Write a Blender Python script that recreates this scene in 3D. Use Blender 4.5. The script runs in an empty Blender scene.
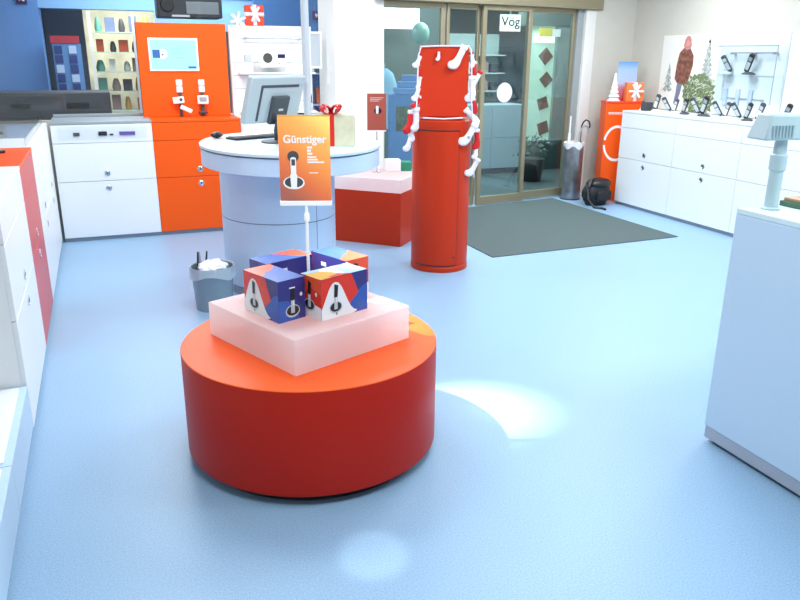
import bpy, bmesh, math, random
from mathutils import Vector, Matrix
random.seed(7)
PI = math.pi
S = bpy.context.scene
C = S.collection

# ------------------------------------------------------------------ camera
cam_d = bpy.data.cameras.new('camera'); cam = bpy.data.objects.new('camera', cam_d); C.objects.link(cam)
F = 743.0
def norm(v): return v.normalized()
down = norm(Vector((-17, 2254, F)))
v1 = Vector((-309, -245.5, F)); Yc = norm(v1 - down*v1.dot(down)); Xc = down.cross(Yc)
if Xc.x < 0: Xc = -Xc
Zc = -down
def w(c): return Vector((Xc.dot(c), Yc.dot(c), Zc.dot(c)))
right, up, back = w(Vector((1,0,0))), w(Vector((0,-1,0))), w(Vector((0,0,-1)))
HC = 1.6
cam.matrix_world = Matrix(((right.x, up.x, back.x, 0), (right.y, up.y, back.y, 0), (right.z, up.z, back.z, HC), (0,0,0,1)))
cam_d.sensor_width = 36; cam_d.lens = F/800*36; cam_d.clip_start = .05; cam_d.clip_end = 100
S.camera = cam

# ------------------------------------------------------------------ world, light, exposure
S.view_settings.view_transform = 'Standard'; S.view_settings.look = 'None'
S.view_settings.gamma = 1; S.view_settings.use_curve_mapping = False
S.view_settings.exposure = 0.1
wd = bpy.data.worlds.new('world'); S.world = wd; wd.use_nodes = True
wd.node_tree.nodes['Background'].inputs[0].default_value = (.75, .86, 1, 1)
wd.node_tree.nodes['Background'].inputs[1].default_value = .5
def area(name, loc, size, power, col=(1,1,1), rot=(0,0,0), sy=None):
    l = bpy.data.lights.new(name, 'AREA'); l.energy = power; l.color = col; l.size = size
    if sy: l.shape = 'RECTANGLE'; l.size_y = sy
    o = bpy.data.objects.new(name, l); o.location = loc; o.rotation_euler = rot; C.objects.link(o); return o
def spot(name, loc, target, power, ang, blend=.15, col=(1,1,1), soft=.03):
    l = bpy.data.lights.new(name, 'SPOT'); l.energy = power; l.color = col; l.spot_size = math.radians(ang)
    l.spot_blend = blend; l.shadow_soft_size = soft
    o = bpy.data.objects.new(name, l); o.location = loc; C.objects.link(o)
    o.rotation_euler = (Vector(target)-Vector(loc)).to_track_quat('-Z', 'Y').to_euler(); return o
COOL = (.94, .975, 1)
for i, (x, y, p) in enumerate([(.6,1.0,42),(3.2,1.2,42),(.6,3.8,35),(2.8,3.8,43),(4.7,3.6,40),(.6,6.2,43),(2.6,6.2,30),(4.7,6.0,50)]):
    area('ceiling_lamp_light', (x, y, 2.62), 1.2, p, COOL, sy=.6)
spot('track_and_fill_light', (-.15, 3.25, 2.6), (1.20, 2.90, .45), 1150, 14.5, 1, (1,.95,.8), .025)
spot('track_and_fill_light', (.25, .9, 2.6), (.73, 2.86, 1.15), 75, 20, 1, (1,.97,.92), .08)  # added fill spot, brightens the sale sign from in front; no track lamp there
spot('track_and_fill_light', (2.3, 4.1, 2.6), (1.62, 2.82, 0), 60, 6, .3, (1,.95,.88), .03)
spot('track_and_fill_light', (.2, .8, 2.6), (.70, 1.99, 0), 150, 5.5, .6, (1,.97,.92), .03)
# mall lights beyond the glass
area('mall_light', (1, 9.4, 2.9), 2.2, 130, COOL)
area('mall_light', (4.9, 8.9, 2.9), 1.8, 120, (.93,1,.97))
area('mall_light', (5.2, 11.0, 2.9), 2.2, 60, (.93,1,.97))

# ------------------------------------------------------------------ materials
MATS = {}
def mat(name, col, rough=.5, metal=0, spec=.5, emit=None, es=0, noise=0, nscale=200, coat=0, trans=0, alpha=1):
    if name in MATS: return MATS[name]
    m = bpy.data.materials.new(name); m.use_nodes = True; nt = m.node_tree; b = nt.nodes['Principled BSDF']
    b.inputs['Base Color'].default_value = (*col, 1); b.inputs['Roughness'].default_value = rough
    b.inputs['Metallic'].default_value = metal; b.inputs['Specular IOR Level'].default_value = spec
    b.inputs['Coat Weight'].default_value = coat; b.inputs['Transmission Weight'].default_value = trans
    b.inputs['Alpha'].default_value = alpha
    if emit: b.inputs['Emission Color'].default_value = (*emit, 1); b.inputs['Emission Strength'].default_value = es
    t = nt.nodes.new('ShaderNodeTexCoord'); n = nt.nodes.new('ShaderNodeTexNoise'); n.inputs['Scale'].default_value = nscale
    n.inputs['Detail'].default_value = 3
    r = nt.nodes.new('ShaderNodeValToRGB'); k = noise if noise else .03
    r.color_ramp.elements[0].position = .3; r.color_ramp.elements[1].position = .7
    r.color_ramp.elements[0].color = (*[c*(1-k) for c in col], 1); r.color_ramp.elements[1].color = (*[min(1, c*(1+k)) for c in col], 1)
    nt.links.new(t.outputs['Object'], n.inputs['Vector']); nt.links.new(n.outputs['Fac'], r.inputs[0]); nt.links.new(r.outputs[0], b.inputs['Base Color'])
    MATS[name] = m; return m
def glass_mat(name, tint=(.86,.95,.94), refl=1.0):
    m = bpy.data.materials.new(name); m.use_nodes = True; nt = m.node_tree; nt.nodes.clear()
    o = nt.nodes.new('ShaderNodeOutputMaterial'); mx = nt.nodes.new('ShaderNodeMixShader'); tr = nt.nodes.new('ShaderNodeBsdfTransparent')
    gl = nt.nodes.new('ShaderNodeBsdfGlossy'); fr = nt.nodes.new('ShaderNodeLayerWeight'); fr.inputs[0].default_value = .5
    pw = nt.nodes.new('ShaderNodeMath'); pw.operation = 'POWER'; pw.inputs[1].default_value = 5; ml = nt.nodes.new('ShaderNodeMath'); ml.operation = 'MULTIPLY_ADD'; ml.use_clamp = True
    ml.inputs[1].default_value = .9*refl; ml.inputs[2].default_value = .035*refl
    tr.inputs[0].default_value = (*tint, 1); gl.inputs['Roughness'].default_value = .01
    nt.links.new(fr.outputs['Facing'], pw.inputs[0]); nt.links.new(pw.outputs[0], ml.inputs[0]); nt.links.new(ml.outputs[0], mx.inputs[0]); nt.links.new(tr.outputs[0], mx.inputs[1]); nt.links.new(gl.outputs[0], mx.inputs[2]); nt.links.new(mx.outputs[0], o.inputs[0])
    MATS[name] = m; return m
WHITE = mat('white_laminate', (.80,.84,.87), .35)
PANEL = mat('pale_blue_panel', (.50,.67,.82), .45)
DESK = mat('desk_blue_laminate', (.50,.65,.83), .4)
DESKT = mat('desk_top_laminate', (.55,.70,.80), .3)
ORANGE = mat('orange_laminate', (.88,.10,.006), .4, spec=.25)
REDF = mat('red_laminate_front', (.60,.05,.045), .35)
RED = mat('red_lacquer', (.52,.032,.006), .36, spec=.22)
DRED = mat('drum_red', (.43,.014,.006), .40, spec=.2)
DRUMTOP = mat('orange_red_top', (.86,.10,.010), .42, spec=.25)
GREY = mat('grey_plastic', (.30,.36,.40), .4)
DGREY = mat('dark_grey', (.055,.065,.08), .5)
BLACK = mat('black_plastic', (.012,.013,.016), .35)
STEEL = mat('brushed_steel', (.55,.56,.58), .3, 1, noise=.12, nscale=30)
CHROME = mat('chrome', (.75,.76,.78), .15, 1)
PLINTH = mat('plinth_grey', (.28,.34,.42), .4)
WALL = mat('wall_paint', (.60,.585,.525), .8, noise=.02, nscale=6)
CEIL = mat('ceiling_white', (.6,.62,.63), .9)
BEIGE = mat('beige_aluminium', (.34,.30,.20), .35, .4)
PURE = mat('white_plastic', (.88,.9,.9), .3)
SILV = mat('silver_plastic', (.5,.56,.6), .35)
PAPER = mat('paper_white', (.85,.87,.9), .7)
GLASS = glass_mat('door_glass', (.80,.90,.89), 1.6)
CLEAR = glass_mat('clear_glass', (.975,.99,.995), .8)
BLUEP = mat('mall_blue', (.11,.27,.62), .5)
SEAM = mat('seam_shadow_gap', (.16,.2,.26), .7)

def floor_mat(name, c1, c2, c3, scale=260, rough=.4, bump=.05):
    m = bpy.data.materials.new(name); m.use_nodes = True; nt = m.node_tree; b = nt.nodes['Principled BSDF']
    t = nt.nodes.new('ShaderNodeTexCoord'); n = nt.nodes.new('ShaderNodeTexNoise'); n.inputs['Scale'].default_value = scale; n.inputs['Detail'].default_value = 4
    r = nt.nodes.new('ShaderNodeValToRGB'); e = r.color_ramp.elements
    e[0].position = .32; e[0].color = (*c1,1); e[1].position = .7; e[1].color = (*c3,1); k = e.new(.5); k.color = (*c2,1)
    bp = nt.nodes.new('ShaderNodeBump'); bp.inputs['Strength'].default_value = bump; bp.inputs['Distance'].default_value = .002
    nt.links.new(t.outputs['Object'], n.inputs['Vector']); nt.links.new(n.outputs['Fac'], r.inputs[0]); nt.links.new(r.outputs[0], b.inputs['Base Color'])
    nt.links.new(n.outputs['Fac'], bp.inputs['Height']); nt.links.new(bp.outputs[0], b.inputs['Normal'])
    b.inputs['Roughness'].default_value = rough; return m
FLOOR = floor_mat('speckled_blue_vinyl', (.205,.36,.535), (.265,.43,.61), (.33,.50,.67), 170, .42)
MATM = floor_mat('entrance_mat_grey', (.05,.075,.08), (.075,.11,.115), (.11,.15,.155), 400, .9, .3)
MALLF = floor_mat('mall_floor', (.07,.10,.11), (.09,.12,.13), (.12,.15,.16), 40, .35)

def frosted():
    m = bpy.data.materials.new('frosted_acrylic'); m.use_nodes = True; nt = m.node_tree; nt.nodes.clear()
    N = nt.nodes.new; o = N('ShaderNodeOutputMaterial'); tl = N('ShaderNodeBsdfTranslucent'); df = N('ShaderNodeBsdfDiffuse'); tr = N('ShaderNodeBsdfTransparent'); gl = N('ShaderNodeBsdfGlossy')
    n = N('ShaderNodeTexNoise'); n.inputs['Scale'].default_value = 400; r = N('ShaderNodeValToRGB'); r.color_ramp.elements[0].color = (.93,.92,.93,1); r.color_ramp.elements[1].color = (.99,.98,.99,1)
    nt.links.new(n.outputs['Fac'], r.inputs[0]); nt.links.new(r.outputs[0], tl.inputs[0]); nt.links.new(r.outputs[0], df.inputs[0])
    tr.inputs[0].default_value = (1,1,1,1); gl.inputs['Roughness'].default_value = .35
    a, b, c = N('ShaderNodeMixShader'), N('ShaderNodeMixShader'), N('ShaderNodeMixShader')
    a.inputs[0].default_value = .42; b.inputs[0].default_value = .12; c.inputs[0].default_value = .05
    for x, y, z in ((a, tl, df), (b, a, tr), (c, b, gl)): nt.links.new(y.outputs[0], x.inputs[1]); nt.links.new(z.outputs[0], x.inputs[2])
    nt.links.new(c.outputs[0], o.inputs[0]); return m
FROST = frosted()
def gradient(name, stops, axis='Z', lo=0, hi=1, diag=None):
    """printed colour gradient along an object axis"""
    m = bpy.data.materials.new(name); m.use_nodes = True; nt = m.node_tree; b = nt.nodes['Principled BSDF']; b.inputs['Roughness'].default_value = .35
    t = nt.nodes.new('ShaderNodeTexCoord'); s = nt.nodes.new('ShaderNodeSeparateXYZ'); nt.links.new(t.outputs['Object'], s.inputs[0])
    a = nt.nodes.new('ShaderNodeMath'); a.operation = 'MULTIPLY_ADD'; a.inputs[1].default_value = diag or 0; nt.links.new(s.outputs['X'], a.inputs[0]); nt.links.new(s.outputs[axis], a.inputs[2])
    mr = nt.nodes.new('ShaderNodeMapRange'); mr.inputs[1].default_value = lo; mr.inputs[2].default_value = hi; nt.links.new(a.outputs[0], mr.inputs[0])
    r = nt.nodes.new('ShaderNodeValToRGB'); nt.links.new(mr.outputs[0], r.inputs[0])
    e = r.color_ramp.elements; e[0].position = stops[0][0]; e[0].color = (*stops[0][1],1); e[1].position = stops[-1][0]; e[1].color = (*stops[-1][1],1)
    for p, c in stops[1:-1]: k = e.new(p); k.color = (*c,1)
    nt.links.new(r.outputs[0], b.inputs['Base Color']); return m

# ------------------------------------------------------------------ mesh helpers
class MB:
    def __init__(s, M=None): s.bm = bmesh.new(); s.M = M or Matrix.Identity(4); s.mi = 0
    def quad(s, pts):
        f = s.bm.faces.new([s.bm.verts.new(s.M @ Vector(p)) for p in pts]); f.material_index = s.mi; return s
    def mesh(s, vs, fs, M=None):
        M = s.M @ (M or Matrix.Identity(4)); v = [s.bm.verts.new(M @ Vector(p)) for p in vs]
        for f in fs:
            try: g = s.bm.faces.new([v[i] for i in f]); g.material_index = s.mi
            except ValueError: pass
        return s
    def box(s, x0, x1, y0, y1, z0, z1, M=None):
        vs = [(x,y,z) for z in (z0,z1) for y in (y0,y1) for x in (x0,x1)]
        return s.mesh(vs, [(0,2,3,1),(4,5,7,6),(0,1,5,4),(2,6,7,3),(0,4,6,2),(1,3,7,5)], M)
    def lathe(s, prof, n=48, M=None, rx=1, ry=1):
        """prof = [(r,z)...] bottom to top, closed with caps when r=0"""
        vs, fs = [], []
        for r, z in prof:
            for k in range(n): a = 2*PI*k/n; vs.append((r*rx*math.cos(a), r*ry*math.sin(a), z))
        m = len(prof)
        for i in range(m-1):
            for k in range(n): k2 = (k+1)%n; fs.append((i*n+k, i*n+k2, (i+1)*n+k2, (i+1)*n+k))
        fs.append(tuple(range(n))[::-1]); fs.append(tuple((m-1)*n+k for k in range(n)))
        return s.mesh(vs, fs, M)
    def tube(s, pts, r, n=10, cap=True):
        pts = [Vector(p) for p in pts]; rs = r if isinstance(r, (list, tuple)) else [r]*len(pts); vs, fs = [], []
        up_ = None
        for i, p in enumerate(pts):
            d = (pts[min(i+1,len(pts)-1)]-pts[max(i-1,0)]).normalized()
            if up_ is None: up_ = d.orthogonal().normalized()
            up_ = (up_ - d*up_.dot(d)).normalized(); sd = d.cross(up_)
            for k in range(n): a = 2*PI*k/n; vs.append(p + (up_*math.cos(a)+sd*math.sin(a))*rs[i])
        for i in range(len(pts)-1):
            for k in range(n): k2 = (k+1)%n; fs.append((i*n+k, i*n+k2, (i+1)*n+k2, (i+1)*n+k))
        fs.append(tuple(range(n))[::-1]); fs.append(tuple((len(pts)-1)*n+k for k in range(n)))
        return s.mesh(vs, fs)
    def ball(s, c, rx, ry=None, rz=None, M=None, n=16):
        ry = ry or rx; rz = rz or rx; m = n//2; prof = []
        vs, fs = [(0,0,-1)], []
        for i in range(1, m):
            t = -PI/2+PI*i/m
            for k in range(n): a = 2*PI*k/n; vs.append((math.cos(t)*math.cos(a), math.cos(t)*math.sin(a), math.sin(t)))
        vs.append((0,0,1)); T = len(vs)-1
        for k in range(n): fs.append((0, 1+(k+1)%n, 1+k)); fs.append((T, 1+(m-2)*n+k, 1+(m-2)*n+(k+1)%n))
        for i in range(m-2):
            for k in range(n): k2 = (k+1)%n; fs.append((1+i*n+k, 1+i*n+k2, 1+(i+1)*n+k2, 1+(i+1)*n+k))
        return s.mesh(vs, fs, Matrix.Translation(c) @ (M or Matrix.Identity(4)) @ Matrix.Diagonal((rx,ry,rz,1)))
    def prism(s, poly, h0, h1, M=None):
        """poly in local xy, extruded along z"""
        n = len(poly); vs = [(x,y,h0) for x,y in poly]+[(x,y,h1) for x,y in poly]
        fs = [tuple(range(n))[::-1], tuple(range(n,2*n))]+[(i,(i+1)%n,n+(i+1)%n,n+i) for i in range(n)]
        return s.mesh(vs, fs, M)
    def build(s, name, m, parent=None, bevel=0, smooth=True, seg=2, loc=None):
        me = bpy.data.meshes.new(name); bmesh.ops.recalc_face_normals(s.bm, faces=s.bm.faces) if not getattr(s,'keep',0) else None
        s.bm.to_mesh(me); s.bm.free()
        for k in (m if isinstance(m, (list, tuple)) else [m]): me.materials.append(k)
        o = bpy.data.objects.new(name, me); C.objects.link(o)
        if parent: o.parent = parent
        if loc: o.location = loc
        if bevel:
            b = o.modifiers.new('bevel', 'BEVEL'); b.width = bevel; b.segments = seg; b.limit_method = 'ANGLE'; b.angle_limit = math.radians(40)
        if smooth:
            for p in me.polygons: p.use_smooth = True
            me.set_sharp_from_angle(angle=math.radians(35))
        return o
def tag(o, label, cat, group=None, kind=None):
    o['label'] = label; o['category'] = cat
    if group: o['group'] = group
    if kind: o['kind'] = kind
    return o
def thing(name, label, cat, loc=(0,0,0), rz=0, group=None):
    o = bpy.data.objects.new(name, None); o.empty_display_size = .1; C.objects.link(o); o.location = loc; o.rotation_euler = (0,0,rz)
    return tag(o, label, cat, group)
def struct(mb, name, m, bevel=0, loc=None):
    o = mb.build(name, m, None, bevel, loc=loc); o['kind'] = 'structure'; return o
def kids(o): return [c for c in C.objects if c.parent == o]
def copy_tree(o, parent=None):
    c = o.copy(); C.objects.link(c); c.parent = parent
    for ch in kids(o): copy_tree(ch, c)
    return c
def RX(a): return Matrix.Rotation(a, 4, 'X')
def RY(a): return Matrix.Rotation(a, 4, 'Y')
def RZ(a): return Matrix.Rotation(a, 4, 'Z')
def TR(*p): return Matrix.Translation(p)
def text(name, s, size, m, parent, M, ext=.0006, align='LEFT', bold=0):
    cu = bpy.data.curves.new(name, 'FONT'); cu.body = s; cu.size = size; cu.extrude = ext; cu.align_x = align; cu.offset = bold
    t = bpy.data.objects.new(name, cu); C.objects.link(t); dg = bpy.context.evaluated_depsgraph_get()
    me = bpy.data.meshes.new_from_object(t.evaluated_get(dg)); bpy.data.objects.remove(t)
    me.materials.clear(); me.materials.append(m); me.transform(M)
    o = bpy.data.objects.new(name, me); C.objects.link(o); o.parent = parent; return o
# frames for flat art: x right, y up, z toward viewer
def shell(x0, x1, y0, y1, h):
    """hollow block open below"""
    m = MB(); m.mesh([(x0,y0,0),(x1,y0,0),(x1,y1,0),(x0,y1,0),(x0,y0,h),(x1,y0,h),(x1,y1,h),(x0,y1,h)], [(4,5,6,7),(0,1,5,4),(1,2,6,5),(2,3,7,6),(3,0,4,7)]); return m
def face_negY(x, y, z): return TR(x, y, z) @ RX(PI/2)                # viewed from -Y side
def face_negX(x, y, z): return TR(x, y, z) @ RZ(-PI/2) @ RX(PI/2)    # viewed from -X side, x right = -Y

# ------------------------------------------------------------------ room shell
WX, BY, CZ = 5.92, 7.58, 2.66
ang = math.radians(9)
def door_y(x): return 7.35 + math.tan(ang)*(x-3.82)
FL = MB(); FL.box(-1.3, 6.1, -1.6, 7.9, -.1, 0); struct(FL, 'floor', FLOOR)
MB().box(-9, 14, 7.9, 16, -.1, -.002).build('mall_floor', MALLF)['kind'] = 'structure'
struct(MB().box(-1.3, 6.1, -1.6, 7.95, CZ, CZ+.1), 'ceiling', CEIL)
struct(MB().box(WX, WX+.12, -1.6, 7.8, 0, CZ), 'wall_right', WALL)
struct(MB().box(-1.25, -1.13, -1.6, 7.9, 0, CZ), 'wall_left', WALL)
struct(MB().box(-1.25, 6.04, -1.6, -1.48, 0, CZ), 'wall_rear', WALL)
w0 = MB(); w0.box(5.36, WX, 7.56, 7.74, 0, CZ); struct(w0, 'wall_back', WALL)
# parapet below the shop window, behind the cabinets
struct(MB().box(-1.13, 2.12, 7.74, 7.84, 0, 1.0), 'wall_back_low', WALL)
# white square column
col = MB(); col.box(2.16, 2.66, 7.16, 7.72, 0, CZ); cobj = struct(col, 'wall_column', mat('column_paint', (.80,.80,.78), .7), .004)
# light switch on the column
sw = MB(); sw.box(2.148, 2.16, 7.32, 7.40, 1.32, 1.44); o = sw.build('light_switch', PURE, None, .004)
tag(o, 'small white switch plate on the side of the white column', 'switch')
# shop window glass, door header, jambs
struct(MB().box(-1.13, 2.16, 7.79, 7.80, 1.0, CZ), 'window_1', CLEAR)
D = TR(3.82, 7.35, 0) @ RZ(ang)
hd = MB(D); hd.box(-1.28, 1.62, -.09, .12, 2.10, 2.32); struct(hd, 'trim_1', BEIGE, .006)
struct(MB(D).box(-1.28, 1.75, -.02, .1, 2.32, CZ), 'wall_back_upper', WALL)
jb = MB(D); jb.box(1.42, 1.57, -.04, .12, 0, 2.10); struct(jb, 'trim_2', mat('white_jamb', (.82,.81,.78), .5), .006)
struct(MB(D).box(1.33, 1.42, .0, .1, 0, 2.10), 'trim_3', mat('grey_jamb', (.33,.37,.38), .5), .004)
# door leaves and fixed pane
def leaf(name, x0, x1, y, lab_m=BEIGE, low=.0, stile=.05, rs=True):
    root = MB(D); s = stile
    root.box(x0, x0+s, y-.02, y+.02, .01, 2.10); root.box(x1-s, x1, y-.02, y+.02, .01, 2.10)
    root.box(x0+s, x1-s, y-.02, y+.02, .01, .10); root.box(x0+s, x1-s, y-.02, y+.02, 2.05, 2.10)
    o = struct(root, name, lab_m, .003)
    g = MB(D).box(x0+s, x1-s, y-.004, y+.004, .10, 2.05).build('pane', GLASS, o); return o
leaf('window_2', -1.22, -.44, .05)
leaf('window_3', -.42, -.0, .05, stile=.035)
d1 = leaf('door_1', .0, .66, .0)
d2 = leaf('door_2', .64, 1.33, .05, stile=.04)
# round white sticker on the door leaf
st = MB(D @ TR(.33, -.008, 1.22) @ RX(PI/2)); st.lathe([(.104,0),(.104,.001)], 40); st.build('sticker', PAPER, d1)
# entrance mat
mt = MB(); mt.prism([(2.93,5.29),(4.93,5.36),(4.90,door_y(4.90)-.06),(2.93,door_y(2.93)-.06)], .0, .008)
o = mt.build('entrance_mat', MATM, None, .003); tag(o, 'large dark grey entrance mat in front of the glass doors', 'mat')
# ceiling lamps (fixtures the light comes from)
L0 = None
for i, (x, y) in enumerate([(.6,1.2),(3.2,1.2),(.6,3.8),(2.8,3.8),(4.7,3.6),(.6,6.2),(2.6,6.2),(4.7,6.0)]):
    pass

# ------------------------------------------------------------------ cabinets
def lock(parent, M):
    """round recessed finger grip with a lock core"""
    k = MB(M); k.lathe([(.026,0),(.026,.004),(.021,.006),(.018,.003)], 28); o = k.build('handle', CHROME, parent)
    q = MB(M); q.lathe([(.007,.0),(.007,.006)], 16); q.build('keyhole', BLACK, o); return o
def cabinet(name, label, cat_, group, W, Dp, mbody, mtop=None, mfront=None, H=1.04, grip=True, drawer=True, top_over=None, front=None):
    """local: x along the front (0..W), front at y=0 facing -y, body behind"""
    t = thing(name, label, cat_, group=group)
    mfront = mfront or mbody; g = .004
    MB().box(.0, W, .02, Dp, .035, H-.022).build('body', mbody, t)
    MB().box(.0, W, .03, Dp-.03, .0, .035).build('plinth', PLINTH, t)
    MB().box(.0, W, -.001, Dp, H-.022, H).build('top_panel', mtop or mbody, t, .002)
    z = [.035, .53, .86, H-.024]
    for i, nm_ in enumerate(['lower_door', 'upper_door', 'top_drawer']):
        p = MB().box(g/2, W-g/2, 0, .02, z[i]+g/2, z[i+1]-g/2).build(nm_, (front or {}).get(i, mfront), t, .0015)
        if grip and i < 2: lock(p, face_negY(W/2, 0, z[1]-.065 if i == 0 else z[1]+.065))
    return t
# back row, front on y = 7.04
bw = cabinet('storage_cabinet', 'white cabinet with a glass fronted top drawer, left of the orange cabinet', 'cabinet', None, .82, .60, WHITE, mtop=GREY)
bw.location = (-.39, 7.04, 0)
for c in kids(bw):
    if c.name.startswith('top_drawer'): glassfront = c
bo = cabinet('storage_cabinet', 'bright orange cabinet carrying the tall orange demonstration panel', 'cabinet', None, .78, .60, ORANGE)
bo.location = (.43, 7.04, 0)
wc = cabinet('storage_cabinet', 'white cabinet behind the round desk under the white display shelf', 'cabinet', None, .9, .60, WHITE)
wc.location = (1.22, 7.10, 0)
# grey sill upstand behind the white cabinet
# left row, fronts on x = -.41 facing +x
def place_left(t, y0): t.location = (-.41, y0, 0); t.rotation_euler = (0,0,PI/2)
WHL = WHITE
lw = cabinet('storage_cabinet', 'near white cabinet of the left row, closest to the camera beside the red one', 'cabinet', 'left row cabinets', 1.03, .70, WHL); place_left(lw, 3.30)
lr = cabinet('storage_cabinet', 'red cabinet between white ones in the left row', 'cabinet', 'left row cabinets', .87, .70, REDF, mtop=ORANGE); place_left(lr, 4.33)
l3 = cabinet('storage_cabinet', 'white cabinet directly behind the red one in the left row', 'cabinet', 'left row cabinets', .90, .70, WHL); place_left(l3, 5.20)
l4 = cabinet('storage_cabinet', 'white corner cabinet at the far end of the left row', 'cabinet', 'left row cabinets', .92, .70, WHL); place_left(l4, 6.10)
# low white platform in front-left
for i, (y0, y1, lb) in enumerate([(2.60, 3.295, 'low white platform box beside the near end of the left cabinets'), (1.7, 2.595, 'low white platform box at the bottom left corner, nearest the camera')]):
    t = thing('low_platform', lb, 'platform', (-.41, y0, 0), group='low platforms at the left')
    MB().box(-.7, 0, 0, y1-y0, .05, .24).build('body', PANEL, t, .002)
    MB().box(-.66, -.03, .005, y1-y0-.005, 0, .05).build('plinth', PLINTH, t)
    MB().box(-.68, -.028, .02, y1-y0-.02, .24, .246).build('top_panel', WHITE, t, .003)
# right row, fronts on x = 5.4 facing -x
names = ['white cabinet at the left end of the right row, beside the black bag', 'white cabinet of the right row, second from the entrance', 'white cabinet of the right row, third from the entrance, partly behind the pale counter', 'white cabinet of the right row showing behind the pole lamp of the pale counter']
for i, y1 in enumerate([6.96, 6.095, 5.23, 4.365]):
    t = cabinet('storage_cabinet', names[i], 'cabinet', 'right row cabinets', .865, .50, WHITE)
    t.location = (5.40, y1, 0); t.rotation_euler = (0,0,-PI/2)

# items behind the glass of the back white cabinet
def small_box(name, label, cat_, loc, sz, m, rz=0, group=None):
    o = MB().box(-sz[0]/2, sz[0]/2, -sz[1]/2, sz[1]/2, 0, sz[2]).build(name, m, None, .002); o.location = loc; o.rotation_euler = (0,0,rz)
    return tag(o, label, cat_, group)
# shallow vitrine standing out of the drawer front
vt = MB(); vt.box(.05, .77, -.012, -.008, .885, 1.0); vt.build('glass_pane', CLEAR, bw)
for k, (x, wd_, hh, m, nm_) in enumerate([(-.19,.05,.03,DGREY,'black folding phone'), (.02,.07,.035,BLACK,'black phone with a strap'), (.09,.03,.015,DGREY,'tiny grey headset'), (.22,.13,.03,mat('violet_card',(.12,.08,.35),.5),'flat violet box')]):
    o = small_box('mobile_phone' if k < 3 else 'accessory_box', nm_+' shown in the glass front of the white cabinet', 'phone' if k < 3 else 'box', (x, 7.034, .92), (wd_, .006, hh), m)
    bpy.context.view_layer.update()

# ------------------------------------------------------------------ orange demonstration panel
t = thing('demonstration_panel', 'tall orange panel with a screen, standing on the orange cabinet', 'display', (.39, 7.38, 1.04))
P = MB(); P.box(0, .79, 0, .10, 0, .82); P.build('panel', ORANGE, t, .004)
sc = MB(); sc.box(.092, .527, -.014, 0, .405, .692); so = sc.build('screen_frame', PURE, t, .004)
sp = MB(); sp.box(.11, .509, -.016, -.014, .422, .675); MSC = mat('screen_cyan', (.1,.3,.35), .2, emit=(.42,.80,.92), es=.9)
so2 = sp.build('screen', MSC, so)
M_NAVY = mat('screen_navy', (.02,.06,.2), .4, emit=(.04,.14,.38), es=.7)
a = MB(); a.box(.125, .19, -.0175, -.016, .52, .59); a.build('picture', M_NAVY, so)
a = MB(face_negY(.212,-.0162,.555)); a.lathe([(.042,0),(.042,.0012)], 28); a.build('picture', mat('screen_white', (.5,.6,.65), .4, emit=(.8,.95,1), es=.9), so)
a = MB(face_negY(.212,-.0176,.548)); a.lathe([(.01,0),(.01,.001)], 14); a.build('picture', M_NAVY, so)
a = MB(); a.box(.43, .50, -.0175, -.016, .43, .448); a.build('picture', M_NAVY, so)
for zz, xx, ww in ((.60,.30,.08),(.56,.28,.13),(.52,.32,.07)): 
    a = MB(); a.box(xx, xx+ww, -.017, -.016, zz, zz+.006); a.build('picture', MSC if 0 else mat('screen_grey', (.1,.25,.3), .4, emit=(.25,.55,.65), es=.8), so)
def handset(mb, M, L=.16, W=.045, T=.02):
    pr_ = []; n = 8
    for k in range(n+1): a = PI*k/n; pr_.append((W/2*math.cos(a), L/2-W/2*.6+W/2*.6*math.sin(a)))
    for k in range(n+1): a = PI+PI*k/n; pr_.append((W*.44*math.cos(a), -L/2+W*.25+W*.25*math.sin(a)))
    mb.prism(pr_, 0, T, M)
for k, (xx, lb) in enumerate([(.305, 'white demo phone with open base on the orange panel, left one'), (.505, 'white demo phone with grey display on the orange panel, right one')]):
    q = thing('demo_phone', lb, 'phone', (.42+xx, 7.379, 1.041), group='phones on the orange panel')
    b = MB(); b.box(-.028, .028, -.014, 0, .275, .33); b.box(-.028, .028, -.014, 0, .215, .27); b.build('holder', PURE, q, .006)
    b = MB(); b.box(-.012, .012, -.03, 0, .0, .21); b.build('bracket', DGREY, q, .003)
    if k == 0:
        b = MB(face_negY(-.02,-.035,.15) @ RZ(.1)); b.box(-.05,.05,-.03,.03,0,.02); b.build('base', PURE, q, .006)
        b = MB(face_negY(0,-.056,.155)); b.lathe([(.014,0),(.014,.003)], 20); b.build('dial', DGREY, q)
        b = MB(face_negY(.04,-.06,.07) @ RZ(-.45)); b.box(-.055,.055,-.02,.02,0,.025); b.build('handset', PURE, q, .008)
    else:
        b = MB(face_negY(0,-.035,.15)); b.box(-.05,.05,-.04,.04,0,.02); b.build('base', PURE, q, .008)
        b = MB(face_negY(0,-.056,.155)); b.box(-.032,.032,-.02,.02,0,.003); b.build('display', GREY, q, .003)
        b = MB(); b.box(-.04,.04,-.05,0,.03,.045); b.build('shelf', DGREY, q, .003)

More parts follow.
